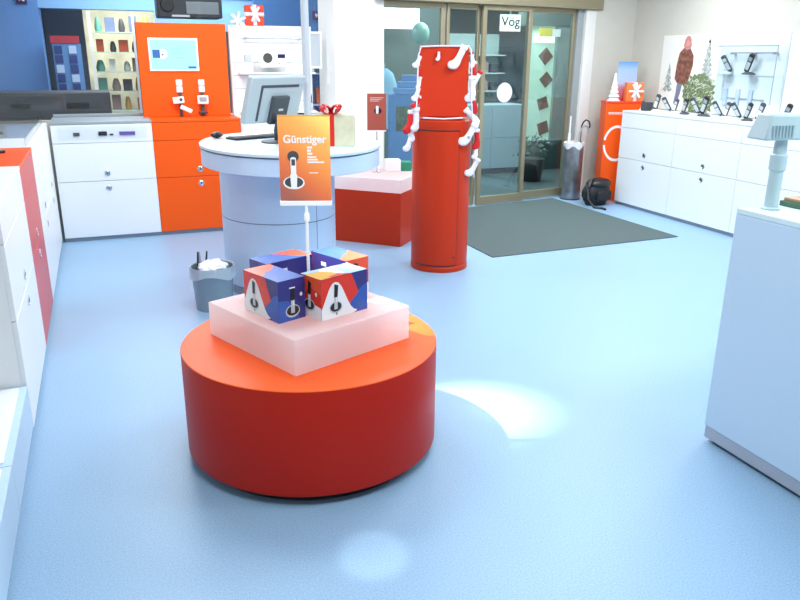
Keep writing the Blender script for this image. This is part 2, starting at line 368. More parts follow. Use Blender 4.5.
# ------------------------------------------------------------------ white display shelf (behind desk)
t = thing('display_shelf', 'white slatted wall shelf behind the monitor', 'shelf', (1.22, 7.45, 1.04))
MB().box(0, .79, 0, .06, 0, .815).build('back_panel', PURE, t, .003)
for z in (.12,.24,.36,.48,.60,.72): MB().box(.02, .77, -.002, 0, z, z+.006).build('slat_groove', SILV, t)
MB().box(.06, .78, -.17, 0, .38, .395).build('shelf_board', PURE, t, .002)
MB().box(.06, .78, -.17, 0, .02, .035).build('shelf_board', PURE, t, .002)
MB().tube([(.10,-.05,.70),(.70,-.05,.70)], .006).build('rail', STEEL, t)
for x in (.14,.66): MB().box(x-.006,x+.006,-.05,0,.69,.71).build('rail_bracket', STEEL, t)
f = MB(); 
for (a0,a1,b0,b1) in ((0,.12,.43,.45),(0,.12,.75,.77),(0,.012,.45,.75),(.108,.12,.45,.75)): f.box(.755+a0,.755+a1,-.06,-.04,b0,b1)
f.build('picture_frame', PURE, t); MB().box(.767,.863,-.05,-.045,.45,.75).build('frame_picture', SILV, t)
o = thing('clock_radio', 'white radio with round black speaker on the upper white shelf', 'radio', (1.60, 7.33, 1.435+.04))
MB().box(-.125,.125,-.05,.05,0,.16).build('body', PURE, o, .012)
MB(face_negY(-.06,-.05,.09)).lathe([(.045,0),(.043,.004),(.03,.002)], 32).build('speaker', mat('speaker_mesh', (.06,.065,.05), .6), o)
MB().box(.035,.105,-.053,-.05,.09,.125).build('display', mat('radio_display', (.02,.02,.08), .2), o)
MB(face_negY(.05,-.05,.04)).lathe([(.007,0),(.007,.006)], 12).build('knob', GREY, o)
MB().box(-.10,.10,-.04,.04,-.04,0).build('stand', CLEAR, o)
o = thing('base_station', 'white base unit with round top on the upper white shelf, left of the radio', 'phone', (1.36, 7.33, 1.4355))
MB().box(-.04,.04,-.04,.04,0,.09).build('body', PURE, o, .006); MB().box(-.03,.03,-.03,.03,.09,.16).build('upper_body', SILV, o, .008)
MB().ball((0,0,.17),.022).build('cap', PURE, o)
# phones on the lower board of the shelf
for k, x in enumerate((1.34, 1.46, 1.80, 1.95)):
    o = thing('cordless_phone', ['dark phone box on the lower white shelf, leftmost', 'silver phone in a stand on the lower white shelf behind the monitor', 'silver phone in a stand on the lower white shelf, left of the metal pole', 'silver phone with dark keys on the lower white shelf, right of the metal pole'][k], 'phone', (x, 7.33, 1.0755), group='phones on the lower white shelf')
    MB().lathe([(.035,0),(.03,.02),(.018,.028)], 20).build('base', SILV, o)
    b = MB(TR(0,0,.09) @ RX(PI/2-.2)); handset(b, Matrix.Identity(4), .15, .045); b.build('handset', SILV if k else DGREY, o, .004)
    MB(TR(0,0,.09) @ RX(PI/2-.2)).box(-.015,.015,-.02,.05,.02,.022).build('keypad', DGREY, o)
# gift box with ribbon on top of the shelf
def bow(mb, M, s=1):
    for k in range(6):
        a = k*PI/3
        loop = []
        for q in range(9):
            u = q/8*2*PI; loop.append(M @ Vector(((.035-.035*math.cos(u))*s*math.cos(a), (.035-.035*math.cos(u))*s*math.sin(a), (.008+.018*(1-math.cos(u))*.5+.016*math.sin(u))*s)))
        for q in range(8):
            p0, p1 = loop[q], loop[q+1]; off = M.to_3x3() @ Vector((-math.sin(a), math.cos(a), 0)) * .009*s
            mb.mesh([p0-off, p0+off, p1+off, p1-off], [(0,1,2,3)])
def gift(label, loc, sz, mbox, mrib, rz=0, bw_=.1, vertical=True, cap=True, bowpos=None, cat_='gift box'):
    o = thing('gift_box', label, cat_, loc, rz)
    x, y, z = sz; MB().box(-x/2,x/2,-y/2,y/2,0,z).build('box', mbox, o, .003)
    r = MB(); e = .002; w_ = x*bw_
    r.box(-w_,w_,-y/2-e,y/2+e,-.0,z+e); 
    if cap: r.box(-x/2-e,x/2+e,-y/2-e,y/2+e,z*.45,z*.45+w_*2)
    r.build('ribbon', mrib, o)
    b = MB(); bow(b, TR(0,-y/2-.003,z*.55) @ RX(PI/2) if bowpos is None else bowpos, x/.16); b.build('bow', mrib, o, smooth=False); return o
WR = mat('white_ribbon', (.85,.83,.85), .4)
gift('orange red gift box with white ribbon on top of the white shelf', (1.47, 7.48, 1.8555), (.17,.08,.18), mat('gift_orange', (.80,.07,.02), .4), WR)
b = MB(); bow(b, TR(1.31, 7.46, 1.895) @ RX(PI/2-.2) @ RZ(.3), 1.1); o = b.build('ribbon_bow', WR, None, smooth=False); tag(o, 'loose white ribbon bow on the white shelf, left of the orange gift', 'bow')

# ------------------------------------------------------------------ round service desk
t = thing('service_desk', 'pale blue round desk with overhanging oval top', 'desk', (1.2, 5.08, 0))
MB().lathe([(.592,0),(.6,.004),(.6,.020),(.594,.024)], 96, TR(0,0,1.011), 1, 1.233).build('desk_top', DESKT, t)
MB().lathe([(.585,.0),(.592,.004),(.592,.108),(.58,.108)], 96, TR(0,0,.895), 1, 1.233).build('apron', DESK, t)
MB().lathe([(.58,0),(.58,.010)], 96, TR(0,0,1.002), 1, 1.233).build('shadow_gap', SEAM, t)
st = TR(-.07,.12,0)
MB(st).lathe([(.397,0),(.397,.455)], 96, TR(0,0,.07), 1, 1.11).build('pedestal', DESK, t)
MB(st).lathe([(.393,0),(.393,.006)], 96, TR(0,0,.525), 1, 1.11).build('seam', SEAM, t)
MB(st).lathe([(.397,0),(.397,.364)], 96, TR(0,0,.531), 1, 1.11).build('pedestal', DESK, t)
MB(st).lathe([(.38,0),(.38,.07)], 96, TR(0,0,0), 1, 1.11).build('plinth', PLINTH, t)
sa = -1.13
MB(st @ TR(.397*math.cos(sa), .4407*math.sin(sa), 0) @ RZ(math.atan2(math.sin(sa)/.4407, math.cos(sa)/.397))).box(-.003,.001,-.002,.002,.07,.895).build('seam', SEAM, t)
# monitor seen from behind
DT = 1.035
def frame(o, a, t_):
    u = Vector((math.cos(a), math.sin(a), 0)); b = Vector((math.sin(a), -math.cos(a), 0)); v = Vector((0,0,1))*math.cos(t_)+b*math.sin(t_); n = u.cross(v)
    return Matrix(((u.x,v.x,n.x,o[0]),(u.y,v.y,n.y,o[1]),(u.z,v.z,n.z,o[2]),(0,0,0,1)))
t = thing('computer_monitor', 'silver flat monitor seen from behind, tilted back on the round desk', 'monitor', (1.08, 5.03, DT+.001))
W_, H_ = .46, .315
Mm = TR(-1.08,-5.03,-DT-.001) @ frame((.866, 4.93, 1.165), .50, .36)
MB(Mm).box(0, W_, 0, H_, -.045, 0).build('housing', mat('monitor_shell', (.45,.53,.56), .4), t, .008)
MB(Mm).box(.012, W_-.012, .012, H_-.012, -.047, -.0455).build('screen', BLACK, t)
g = MB(Mm); g.box(.09,.41,.245,.262,0,.003); g.box(.09,.107,.02,.245,0,.003); g.build('vent_groove', DGREY, t)
g = MB(Mm); g.box(.19,.33,.0,.19,0,.03); g.build('stand_mount', mat('dark_shell', (.05,.06,.07), .35), t, .006)
g = MB(Mm); g.box(.245,.285,.095,.11,.03,.031); g.build('badge', SILV, t)
nk = MB(); nk.tube([(.03,.02,.01),(.02,-.02,.08),(.03,-.06,.16)], .022, 12); nk.build('neck', DGREY, t)
MB().lathe([(.11,0),(.11,.008),(.06,.016)], 40, TR(.03,.02,0)).build('base', DGREY, t)
# keyboard, papers, mouse
o = thing('keyboard', 'thin black keyboard lying on the round desk below the monitor', 'keyboard', (1.02, 5.36, DT), math.radians(22))
MB().box(-.20,.20,-.07,.07,0,.014).build('case', BLACK, o, .004)
k = MB(); 
for i in range(14):
    for j in range(4): k.box(-.19+i*.027,-.19+i*.027+.022,-.055+j*.028,-.055+j*.028+.022,.014,.018)
k.build('keys', DGREY, o)
o = thing('computer_mouse', 'dark grey mouse at the left edge of the round desk', 'mouse', (.76, 5.42, DT+.001), .5)
MB().ball((0,0,.022),.05,.03,.022).build('body', BLACK, o); MB().box(.005,.009,-.002,.002,.040,.046).build('wheel', GREY, o)
o = small_box('paper_stack', 'white sheets of paper on the round desk behind the keyboard', 'paper', (.99, 5.57, DT+.0003), (.26,.15,.006), PAPER, .25)
# gift bag (cream with red ribbon)
CREAM = mat('cream_paper', (.62,.60,.42), .5, noise=.1, nscale=12)
RIB = mat('red_satin', (.62,.015,.01), .3)
o = thing('gift_bag', 'cream gift package with red ribbon on the round desk behind the sign', 'gift', (1.425, 4.74, DT), -.35)
MB().box(-.125,.125,-.05,.05,0,.20).build('box', CREAM, o, .004)
r = MB(); r.box(-.050,-.005,-.052,.052,0,.202); r.build('ribbon', RIB, o)
b = MB(); bow(b, TR(-.028,0,.202), 1.6); b.build('bow', RIB, o, smooth=False)
MB().tube([(0,-.01,.202),(.01,-.01,.235)], .006).build('tag', DGREY, o)
# small brown red poster stand
o = thing('poster_stand', 'small brown red poster on a stem standing on the red cube', 'sign', (2.315, 6.42, .5856), -.3)
MB().box(-.085,.085,-.004,.004,.37,.69).build('poster', mat('poster_brown_red', (.42,.09,.06), .4), o)
MB().box(-.085,.085,-.006,.006,.36,.372).build('rail', PURE, o); MB().tube([(0,0,0),(0,0,.365)], .006).build('stem', CHROME, o)
MB().lathe([(.05,0),(.048,.006)], 24).build('base', CHROME, o)
MB(face_negY(.01,-.0042,.54)).lathe([(.034,0),(.034,.0012)], 24, None, 1, .8).build('printed_phone', BLACK, o)
b = MB(face_negY(.005,-.0056,.55)); handset(b, Matrix.Identity(4), .07, .025, .0012); b.build('printed_phone', PURE, o)
a = MB(face_negY(0,-.0042,.65)); 
for i in range(3): a.box(-.06,.06-i*.02,-i*.014,-i*.014+.007,0,.001)
a.build('printed_text', mat('faded_pink', (.75,.45,.4), .5), o)
# cables and card reader on the desk
t = thing('card_terminal', 'small black card terminal on the round desk behind the gift package', 'terminal', (1.58, 5.10, DT), .3)
MB().box(-.05,.05,-.03,.03,0,.018).build('body', DGREY, t, .005); MB().box(-.035,.0,-.02,.02,.018,.021).build('keypad', BLACK, t)
o = small_box('paper_sheet', 'white leaflet lying beside the card terminal on the round desk', 'paper', (1.66, 4.90, DT), (.10,.07,.002), PAPER, .5)
# vertical service pole on the desk
o = thing('ceiling_pole', 'slim silver pole rising from the round desk to the ceiling', 'pole', (1.35, 5.15, DT))
MB().lathe([(.026,0),(.026,CZ-DT-.001)], 24).build('tube', mat('pole_silver', (.62,.68,.74), .3, .3), o)
MB().lathe([(.045,0),(.045,.008),(.03,.016)], 24).build('foot', STEEL, o)

# ------------------------------------------------------------------ waste bin
t = thing('waste_bin', 'grey round waste bin with white liner beside the desk pedestal', 'bin', (.585, 4.80, 0))
b = MB(); n = 56; prof = [(.0,.0),(.118,.0),(.136,.27),(.140,.275),(.140,.285),(.132,.285),(.114,.012),(.0,.012)]
b.lathe(prof, n); b.build('bin_body', mat('translucent_grey', (.22,.30,.36), .25), t)
l = MB(); vs = []; fs = []; n = 60
for i, (r, z) in enumerate([(.128,.20),(.134,.287),(.1435,.292),(.1445,.26),(.146,.225)]):
    for k in range(n): a = 2*PI*k/n; jr = .004*math.sin(9*a+i)*(1 if i > 2 else .3); jz = .018*math.sin(3*a+.7) if i == 4 else 0; vs.append(((r+jr)*math.cos(a), (r+jr)*math.sin(a), z+jz))
for i in range(4):
    for k in range(n): fs.append((i*n+k, i*n+(k+1)%n, (i+1)*n+(k+1)%n, (i+1)*n+k))
l.mesh(vs, fs); l.build('liner', mat('bin_liner', (.50,.60,.68), .35, alpha=.75), t)
def crumple(name, label, cat_, loc, r, m, seed, sq=(1,1,.6)):
    random.seed(seed); bm = bmesh.new(); bmesh.ops.create_icosphere(bm, subdivisions=3, radius=r)
    for v in bm.verts:
        k = 1+.22*math.sin(v.co.x/r*4+seed)*math.cos(v.co.y/r*5)+random.uniform(-.09,.09); v.co = Vector((v.co.x*k*sq[0], v.co.y*k*sq[1], v.co.z*k*sq[2]))
    me = bpy.data.meshes.new(name); bm.to_mesh(me); bm.free(); me.materials.append(m); o = bpy.data.objects.new(name, me); C.objects.link(o); o.location = loc; return tag(o, label, cat_)
crumple('crumpled_paper', 'white crumpled paper filling the waste bin', 'paper', (.585,4.80,.275), .102, PAPER, 3, (.95,.95,.42))
for k, (dx, tilt) in enumerate([(-.085,.10),(-.06,-.12),(-.035,.2)]):
    o = MB().tube([(0,0,0),(tilt*.08,0,.13)], [.009,.005], 8).build('plastic_stick', BLACK if k != 1 else GREY, None, loc=(.585+dx, 4.86, .24))
    tag(o, ['black stick poking from the waste bin, leftmost','grey stick poking from the waste bin between two black ones','black stick poking from the waste bin, nearest its centre'][k], 'stick', 'sticks in the waste bin')

# ------------------------------------------------------------------ round red display drum, acrylic plinth, sign
DX, DY, DZ = .725, 2.83, .475
t = thing('display_drum', 'large round red display podium with orange top', 'podium', (DX, DY, 0))
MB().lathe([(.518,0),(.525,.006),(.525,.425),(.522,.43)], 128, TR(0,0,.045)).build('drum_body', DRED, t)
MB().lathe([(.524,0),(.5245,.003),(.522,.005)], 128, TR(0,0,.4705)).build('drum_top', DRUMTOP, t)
MB().lathe([(.47,0),(.47,.045)], 64).build('plinth', BLACK, t)
AC = math.radians(22.3)
PZ = DZ+.1437
t = thing('acrylic_plinth', 'square frosted translucent block on the red podium', 'plinth', (.726, 2.855, DZ+.0015), AC)
shell(-.292,.292,-.302,.302,.142).build('block', FROST, t, .005, seg=3)
# phone packages
W0 = mat('pack_white', (.82,.84,.86), .25); NAVY = mat('pack_navy', (.035,.035,.20), .25); BLU = mat('pack_blue', (.035,.10,.42), .25)
RD = mat('pack_red', (.70,.035,.015), .25); YE = mat('pack_yellow', (.85,.42,.03), .25); LB = mat('pack_light_blue', (.35,.55,.80), .25); OR = mat('pack_orange_red', (.80,.09,.03), .25)
PM = [NAVY, W0, BLU, RD, YE, LB, BLACK, SILV, OR]
L_, D_, Hh = .235, .125, .166
def clip(poly, x1, y1):
    def cl(p, f, ip):
        out = []
        for i in range(len(p)):
            a, b = p[i], p[(i+1)%len(p)]
            if f(a): out.append(a)
            if f(a) != f(b): out.append(ip(a, b))
        return out
    for ax, val, sg in ((0,0,1),(0,x1,-1),(1,0,1),(1,y1,-1)):
        f = lambda p: sg*(p[ax]-val) >= -1e-9
        def ip(a, b): k = (val-a[ax])/(b[ax]-a[ax]); return tuple(a[i]+(b[i]-a[i])*k for i in range(2))
        poly = cl(poly, f, ip)
        if len(poly) < 3: return []
    return poly
def bell(cx, wd_, h, base=0, n=14):
    return [(cx-wd_*1.0, base)]+[(cx+wd_*(-1+2*k/n), base+h*math.exp(-abs((-1+2*k/n)*1.75)**2.4)) for k in range(n+1)]+[(cx+wd_*1.0, base)]
def art(mb, M, W_, H_, layers):
    for i, (mi, poly) in enumerate(layers):
        p = clip([(x*W_, y*H_) for x, y in poly], W_, H_)
        if len(p) >= 3:
            mb.mi = mi; z = .0003*(i+1); mb.mesh([(x,y,z) for x,y in p], [tuple(range(len(p)))], M)
    mb.mi = 0
def circ_(cx, cy, rx, ry, n=22): return [(cx+rx*math.cos(2*PI*k/n), cy+ry*math.sin(2*PI*k/n)) for k in range(n)]
def phone_l(cx, cy, s, asp):   # printed handset in an oval cradle
    return [(7, circ_(cx, cy-.16*s, .17*s/asp, .13*s)), (6, circ_(cx, cy-.15*s, .145*s/asp, .10*s)), (7, [(cx-.045*s/asp,cy-.2*s),(cx+.045*s/asp,cy-.2*s),(cx+.05*s/asp,cy+.12*s),(cx-.035*s/asp,cy+.12*s)]),
            (6, [(cx-.045*s/asp,cy+.06*s),(cx+.045*s/asp,cy+.06*s),(cx+.07*s/asp,cy+.3*s),(cx-.03*s/asp,cy+.34*s)]), (1, [(cx-.0*s/asp,cy-.05*s),(cx+.03*s/asp,cy-.05*s),(cx+.03*s/asp,cy+.04*s),(cx,cy+.04*s)])]
def make_pack(label):
    t = thing('phone_package', label, 'box', group='phone packages on the acrylic block')
    b = MB(); x, y = L_/2, D_/2
    b.box(-x,x,-y,y,0,Hh)
    fr = TR(-x,-y,0) @ RX(PI/2)
    art(b, fr, L_, Hh, [(3,[(-.1,-.1),(.75,-.1),(.85,.35),(.6,1.1),(-.1,1.1)]), (2,[(.30,-.1),(.55,.2),(.72,.45),(.88,.62),(1.1,.72),(1.1,-.1)]), (3,[(.55,.2),(.80,.5),(.62,1.1),(.3,1.1),(.3,.2)]), (1, [(p[0], p[1]) for p in bell(.30,.46,.84,.04)]+[(.45,-.1),(-.2,-.1)]), (1,[(-.1,-.1),(.45,-.1),(.58,.1),(.4,.3),(0,.2),(-.1,.12)])] + phone_l(.30,.44,1.15,L_/Hh) + [(6,circ_(.31,.10,.012,.03))])
    lf = TR(-x,y,0) @ RZ(-PI/2) @ RX(PI/2)
    art(b, lf, D_, Hh, [(3,[(-.1,-.1),(1.1,-.1),(1.1,1.1),(-.1,1.1)]), (8,[(0,.5),(.5,.75),(1.1,.6),(1.1,1.1),(-.1,1.1)]), (1,[(-.1,-.1),(1.1,-.1),(1.1,.30),(.6,.36),(.3,.28),(-.1,.33)])] + phone_l(.42,.50,1.2,D_/Hh) + [(1,circ_(.78,.62,.05,.05))])
    rt = TR(x,-y,0) @ RZ(PI/2) @ RX(PI/2)
    art(b, rt, D_, Hh, [(2,[(-.1,-.1),(.85,-.1),(.62,.3),(.35,.5),(-.1,.55)])] + phone_l(.52,.42,1.2,D_/Hh) + [(1,circ_(.84,.6,.05,.05)), (1,[(.40,.78),(.62,.78),(.62,.81),(.40,.81)])])
    bk = TR(x,y,0) @ RZ(PI) @ RX(PI/2)
    art(b, bk, L_, Hh, [(1,[(.30,.70),(.44,.70),(.44,.80),(.30,.80)]), (5,[(.25,.5),(.5,.5),(.5,.53),(.25,.53)]), (5,[(.25,.42),(.46,.42),(.46,.44),(.25,.44)]), (5,[(.25,.32),(.5,.32),(.5,.34),(.25,.34)])])
    tp = TR(-x,-y,Hh)
    art(b, tp, L_, D_, [(2,[(-.1,-.1),(1.1,-.1),(1.1,1.1),(-.1,1.1)]), (8,[(-.1,-.1),(.62,-.1),(.40,.35),(.34,.6),(.10,1.1),(-.1,1.1)])])
    o = b.build('carton', PM, t, smooth=False); return t, o
packs = ['phone carton at the front right of the acrylic block, yellow and pale blue on top', 'phone carton at the front left of the acrylic block, orange corner and navy end', 'phone carton at the back left of the acrylic block, behind the pole', 'phone carton at the back right of the acrylic block']
p0, carton = make_pack(packs[0])
CC = Vector((.722, 2.862)); offs = [(.022,-.158), (-.168,-.014), (.0,.172), (.214,.045)]
roots = [p0]+[copy_tree(p0) for _ in range(3)]
# the first carton's lid print is yellow / white / pale blue
for i, r in enumerate(roots):
    u, v = offs[i]; r.location = (CC.x+u*math.cos(AC)-v*math.sin(AC), CC.y+u*math.sin(AC)+v*math.cos(AC), PZ+.0005)
    r.rotation_euler = (0,0,AC - i*PI/2 ); r['label'] = packs[i]
b = MB(); art(b, TR(-L_/2,-D_/2,Hh+.0007), L_, D_, [(1,[(0,0),(1,0),(1,1),(0,1)]), (5,[(.55,0),(1,0),(1,.6),(.85,1),(.65,1)]), (4,[(0,0.02),(.25,0),(.55,0),(.42,.45),(.3,.75),(0,.8)]), (3,[(.25,0),(.62,0),(.45,.22),(.2,.12)]), (5,[(0,.8),(.3,.75),(.36,1),(0,1)])])
b.build('lid', PM, p0, smooth=False); p0.children[0]
# sign on a pole
t = thing('sign_stand', 'orange sale sign on a thin silver pole standing on the acrylic block', 'sign', (.734, 2.865, PZ+.0005), math.radians(-18))
MB().lathe([(.035,0),(.035,.004),(.01,.007)], 28).build('base', CHROME, t)
MB().tube([(0,0,.005),(0,0,.42)], .0065, 14).build('pole', PURE, t)
MB().lathe([(.011,0),(.012,.006),(.011,.03),(.008,.035)], 20, TR(0,0,.345)).build('clamp', PURE, t)
SIGN = gradient('sign_print', [(0,(.42,.13,.09)),(.25,(.80,.18,.06)),(.55,(1,.34,.08)),(.8,(1,.50,.12)),(1,(1,.80,.20))], 'Z', .40, .80, .75)
MB().box(-.100,.100,-.006,-.002,.425,.755).build('sign_board', SIGN, t, .001)
MB().box(-.103,.103,-.009,.004,.408,.428).build('bottom_rail', PURE, t, .002)
MB().box(-.101,.101,-.0065,-.0015,.755,.760).build('top_edge', YE, t)
text('lettering', 'Günstiger', .042, PURE, t, face_negY(-.082,-.0062,.655), .0006, bold=.0009)
b = MB(face_negY(-.045,-.006,.50)); b.lathe([(.042,0),(.042,.001)], 36, None, 1, .62); b.build('printed_cradle', PURE, t)
b = MB(face_negY(-.045,-.0071,.502)); b.lathe([(.036,0),(.036,.0008)], 36, None, 1, .58); b.build('printed_cradle', DGREY, t)
b = MB(face_negY(-.045,-.008,.555)); b.lathe([(.022,0),(.022,.0008)], 30, TR(0,.048,0), 1, .95); b.build('printed_handset', DGREY, t)
b = MB(face_negY(-.045,-.009,.538)); handset(b, Matrix.Identity(4), .125, .022, .0008); b.mesh([(-.014,-.005,.0009),(.014,-.005,.0009),(.011,-.06,.0009),(-.011,-.06,.0009)], [(3,2,1,0)]); b.build('printed_handset', PURE, t)
b = MB(face_negY(-.045,-.0101,.58)); b.box(-.007,.007,-.012,.012,0,.0005); b.build('printed_display', DGREY, t)
b = MB(face_negY(0,-.006,.645))
for (x0,x1,y) in ((.01,.03,-.012),(.01,.025,-.024),(.01,.03,-.036),(.01,.045,-.048),(.01,.05,-.058),(.01,.075,-.068),(.015,.05,-.108)): b.box(x0,x1,y,y+.006 if x1 > .031 and y > -.1 else y+.008 if y > -.05 else y+.003,0,.001)
b.build('small_print', PURE, t)

# ------------------------------------------------------------------ red cube with acrylic cap
t = thing('display_cube', 'low red cube podium behind the tall red cylinder', 'podium', (2.34, 5.89, 0), math.radians(46))
MB().box(0,.64,0,.64,.0,.47).build('cube_body', RED, t, .002)
c_ = shell(0,.64,0,.64,.114).build('acrylic_cap', FROST, t, .004); c_.location.z = .471
o = thing('phone_carton', 'small white and green box on the acrylic cap of the red cube', 'box', (2.55, 6.44, .586), -.25)
MB().box(-.14,.0,-.07,.07,0,.10).build('carton', PURE, o, .003); MB().box(.0005,.10,-.065,.065,0,.08).build('carton_end', mat('carton_green', (.02,.25,.14), .4), o, .003)
o = small_box('leaflet_stack', 'flat white leaflets beside the green and white box', 'leaflets', (2.30,6.62,.586), (.2,.12,.012), PAPER, .6)

# ------------------------------------------------------------------ tall red cylinder with door and box on top
PXC, PYC, PR = 2.41, 5.23, .225
t = thing('display_cylinder', 'tall red cylindrical cabinet with a square red box on top', 'podium', (PXC, PYC, 0))
MB().lathe([(PR-.003,0),(PR,.004),(PR,.035),(PR-.004,.04)], 80).build('foot_ring', RED, t)
MB().lathe([(PR-.003,0),(PR-.003,1.06),(PR-.003,1.065)], 80, TR(0,0,.04)).build('cylinder_body', RED, t)
MB().lathe([(PR,0),(PR,.035),(PR-.006,.04),(PR-.02,.041)], 80, TR(0,0,1.105)).build('top_disc', RED, t)
# curved door
def arc_panel(a0, a1, z0, z1, r0, r1, n=18):
    vs, fs = [], []
    for k in range(n+1):
        a = a0+(a1-a0)*k/n
        for r, z in ((r0,z0),(r1,z0),(r1,z1),(r0,z1)): vs.append((r*math.cos(a), r*math.sin(a), z))
    for k in range(n):
        for q in range(4): fs.append((k*4+q, k*4+(q+1)%4, (k+1)*4+(q+1)%4, (k+1)*4+q))
    fs += [(0,1,2,3), (n*4+3,n*4+2,n*4+1,n*4)]
    return vs, fs
va = math.atan2(-PYC, -PXC)
a0, a1 = va-math.radians(52), va+math.radians(35)
dd = MB(); dd.mesh(*arc_panel(a0, a1, .06, 1.07, PR-.004, PR+.003)); dr = dd.build('door', RED, t, .001)
sm = MB(); sm.mesh(*arc_panel(a0-.035, a1+.035, .050, 1.080, PR-.004, PR-.0015)); sm.build('door_gap', BLACK, t)
ka = a1-.10; MB(RZ(ka) @ TR(PR+.003,0,.12) @ RY(PI/2)).lathe([(.008,0),(.008,.002)], 14).build('keyhole', BLACK, dr)
RB = RZ(math.radians(-21))
MB(RB).box(-.175,.175,-.13,.13,1.17,1.66).build('top_box', mat('red_box_face', (.60,.036,.008), .38, spec=.25), t, .004)
MB(RB).box(-.12,.12,-.09,.09,1.146,1.17).build('box_foot', RED, t)
# garland of stockings
SW = mat('felt_white', (.80,.78,.82), .9, noise=.08, nscale=60); SR = mat('felt_red', (.60,.015,.02), .9, noise=.1, nscale=60)
g = thing('stocking_garland', 'red and white Christmas stocking garland hung round the red box and cylinder', 'garland', (PXC, PYC, 0), math.radians(-21))
def sock(name, x, y, z, s, roll, m, trim, yaw=0):
    """stocking about 2.2*s tall; roll turns it in the plane facing the viewer"""
    s *= 1.06; x += .02 if x < -.19 else 0; M = TR(x, y, z) @ RZ(yaw) @ RX(PI/2) @ RZ(roll)
    out = [(-.28,1.1),(.28,1.1),(.26,.2),(.30,-.15),(.55,-.42),(.85,-.55),(.98,-.75),(.90,-1.0),(.6,-1.1),(.1,-1.08),(-.22,-.9),(-.32,-.5),(-.27,.2)]
    out = [(-a*(.72 if a > .35 else 1.05), c*1.08 if c < -.4 else c) for a, c in out]
    b = MB(M); b.prism([(a*s, c*s) for a, c in out], -.22*s, .22*s); o = b.build(name, m, g, .16*s, seg=3)
    c = MB(M); c.prism([(a*s, d*s) for a, d in [(-.34,.78),(.34,.78),(.36,1.18),(-.36,1.18)]], -.28*s, .28*s); c.build('cuff', trim, o, .12*s, seg=3)
    return o
cord = MB(); FRY = -.155
cord.tube([(-.19,FRY,1.60),(-.17,FRY,1.66),(0,FRY+.02,1.665),(.17,FRY,1.665),(.187,FRY+.01,1.64),(.195,FRY,1.5),(.20,FRY,1.3),(.215,-.16,1.15),(.24,-.1,1.0),(.245,-.1,.72)], .005, 8)
cord.tube([(-.19,FRY,1.60),(-.195,FRY,1.4),(-.2,FRY,1.2),(-.22,-.12,1.05)], .005, 8); cord.tube([(-.15,FRY,1.163),(0,FRY-.01,1.158),(.14,FRY,1.165)], .006, 8)
cord.build('cord', SW, g)
sock('stocking', .10, FRY, 1.585, .075, -.45, SW, SW)
sock('mitten', -.045, FRY, 1.60, .030, 0, SW, SR)
for (x, z, s, r, m, tr_, yw) in [
    (-.21,1.56,.045,-.5,SW,SR,.6), (-.205,1.50,.035,.3,SR,SW,.5), (-.20,1.41,.035,-.2,SW,SW,.6), (-.215,1.335,.05,-.4,SW,SR,.7), (-.215,1.27,.045,-.7,SR,SW,.6),
    (-.22,1.15,.07,.05,SW,SW,.7), (-.265,1.13,.07,-.2,SR,SW,.7), (-.27,.98,.055,-.3,SW,SW,.6), (-.25,1.04,.04,.4,SW,SR,.5),
    (.20,1.57,.045,.2,SW,SR,-.4), (.215,1.50,.05,0,SR,SW,-.4), (.205,1.37,.075,0,SW,SW,-.3), (.23,1.25,.045,.3,SR,SW,-.2), (.215,1.175,.062,.8,SW,SW,-.2), (.235,1.44,.05,-.5,SW,SR,-.3)]:
    sock('stocking', x, FRY+.02, z, s, r, m, tr_, yw)
sock('stocking', .19, -.185, 1.045, .075, -.5, SW, SW); sock('stocking', .255, -.13, 1.01, .06, .1, SR, SW); sock('stocking', .25, -.13, .92, .045, 0, SW, SR); sock('stocking', .235, -.14, .80, .062, -.45, SW, SW)
MB(TR(.185,-.203,1.03) @ RX(PI/2)).lathe([(.012,0),(.012,.003)], 5).build('star_button', GREY, g)

# ------------------------------------------------------------------ entrance corner: umbrella stand, umbrellas, bag, orange stand
t = thing('umbrella_stand', 'tall steel umbrella stand beside the entrance doors', 'umbrella stand', (5.09, 7.385, 0))
MB().lathe([(.108,0),(.112,.01),(.112,.64),(.108,.645),(.104,.64),(.104,.02),(0,.02)], 48).build('cylinder', mat('dull_steel', (.34,.35,.38), .35, .85, noise=.2, nscale=12), t)
MB().lathe([(.116,0),(.116,.015)], 48).build('foot_ring', DGREY, t)
cr = MB(); n = 40; vs, fs = [], []
for k in range(n):
    a = 2*PI*k/n
    for r, z in ((.114,.60+.02*math.sin(5*a)),(.118,.655),(.100,.66+.012*math.sin(7*a)),(.096,.62)): vs.append((r*math.cos(a), r*math.sin(a), z))
for k in range(n):
    for q in range(3): fs.append((k*4+q, k*4+q+1, ((k+1)%n)*4+q+1, ((k+1)%n)*4+q))
cr.mesh(vs, fs); cr.build('plastic_liner', mat('liner_white', (.8,.82,.85), .5), t)
def umb(label, x, y, lean, h, m, hook=True, mh=BLACK):
    o = thing('umbrella', label, 'umbrella', (x, y, .03))
    MB().tube([(0,0,0),(lean*.4,0,h*.35),(lean,0,h*.8)], [.008,.028,.016], 12).build('canopy', m, o)
    p = [(lean,0,h*.8),(lean*1.1,0,h)]
    if hook: p += [(lean*1.1+.02,0,h+.05),(lean*1.1+.055,0,h+.075),(lean*1.1+.095,0,h+.06),(lean*1.1+.115,0,h+.02),(lean*1.1+.11,0,h-.02)]
    MB().tube(p, .009, 10).build('handle', mh, o)
umb('black umbrella with curved hook handle in the steel stand', 5.12, 7.385, .05, .80, BLACK)
umb('white umbrella with straight handle in the steel stand', 5.03, 7.40, 0, .92, PURE, False, PURE)
umb('grey umbrella with small curved handle in the steel stand', 5.09, 7.33, .03, .74, GREY, True, GREY)
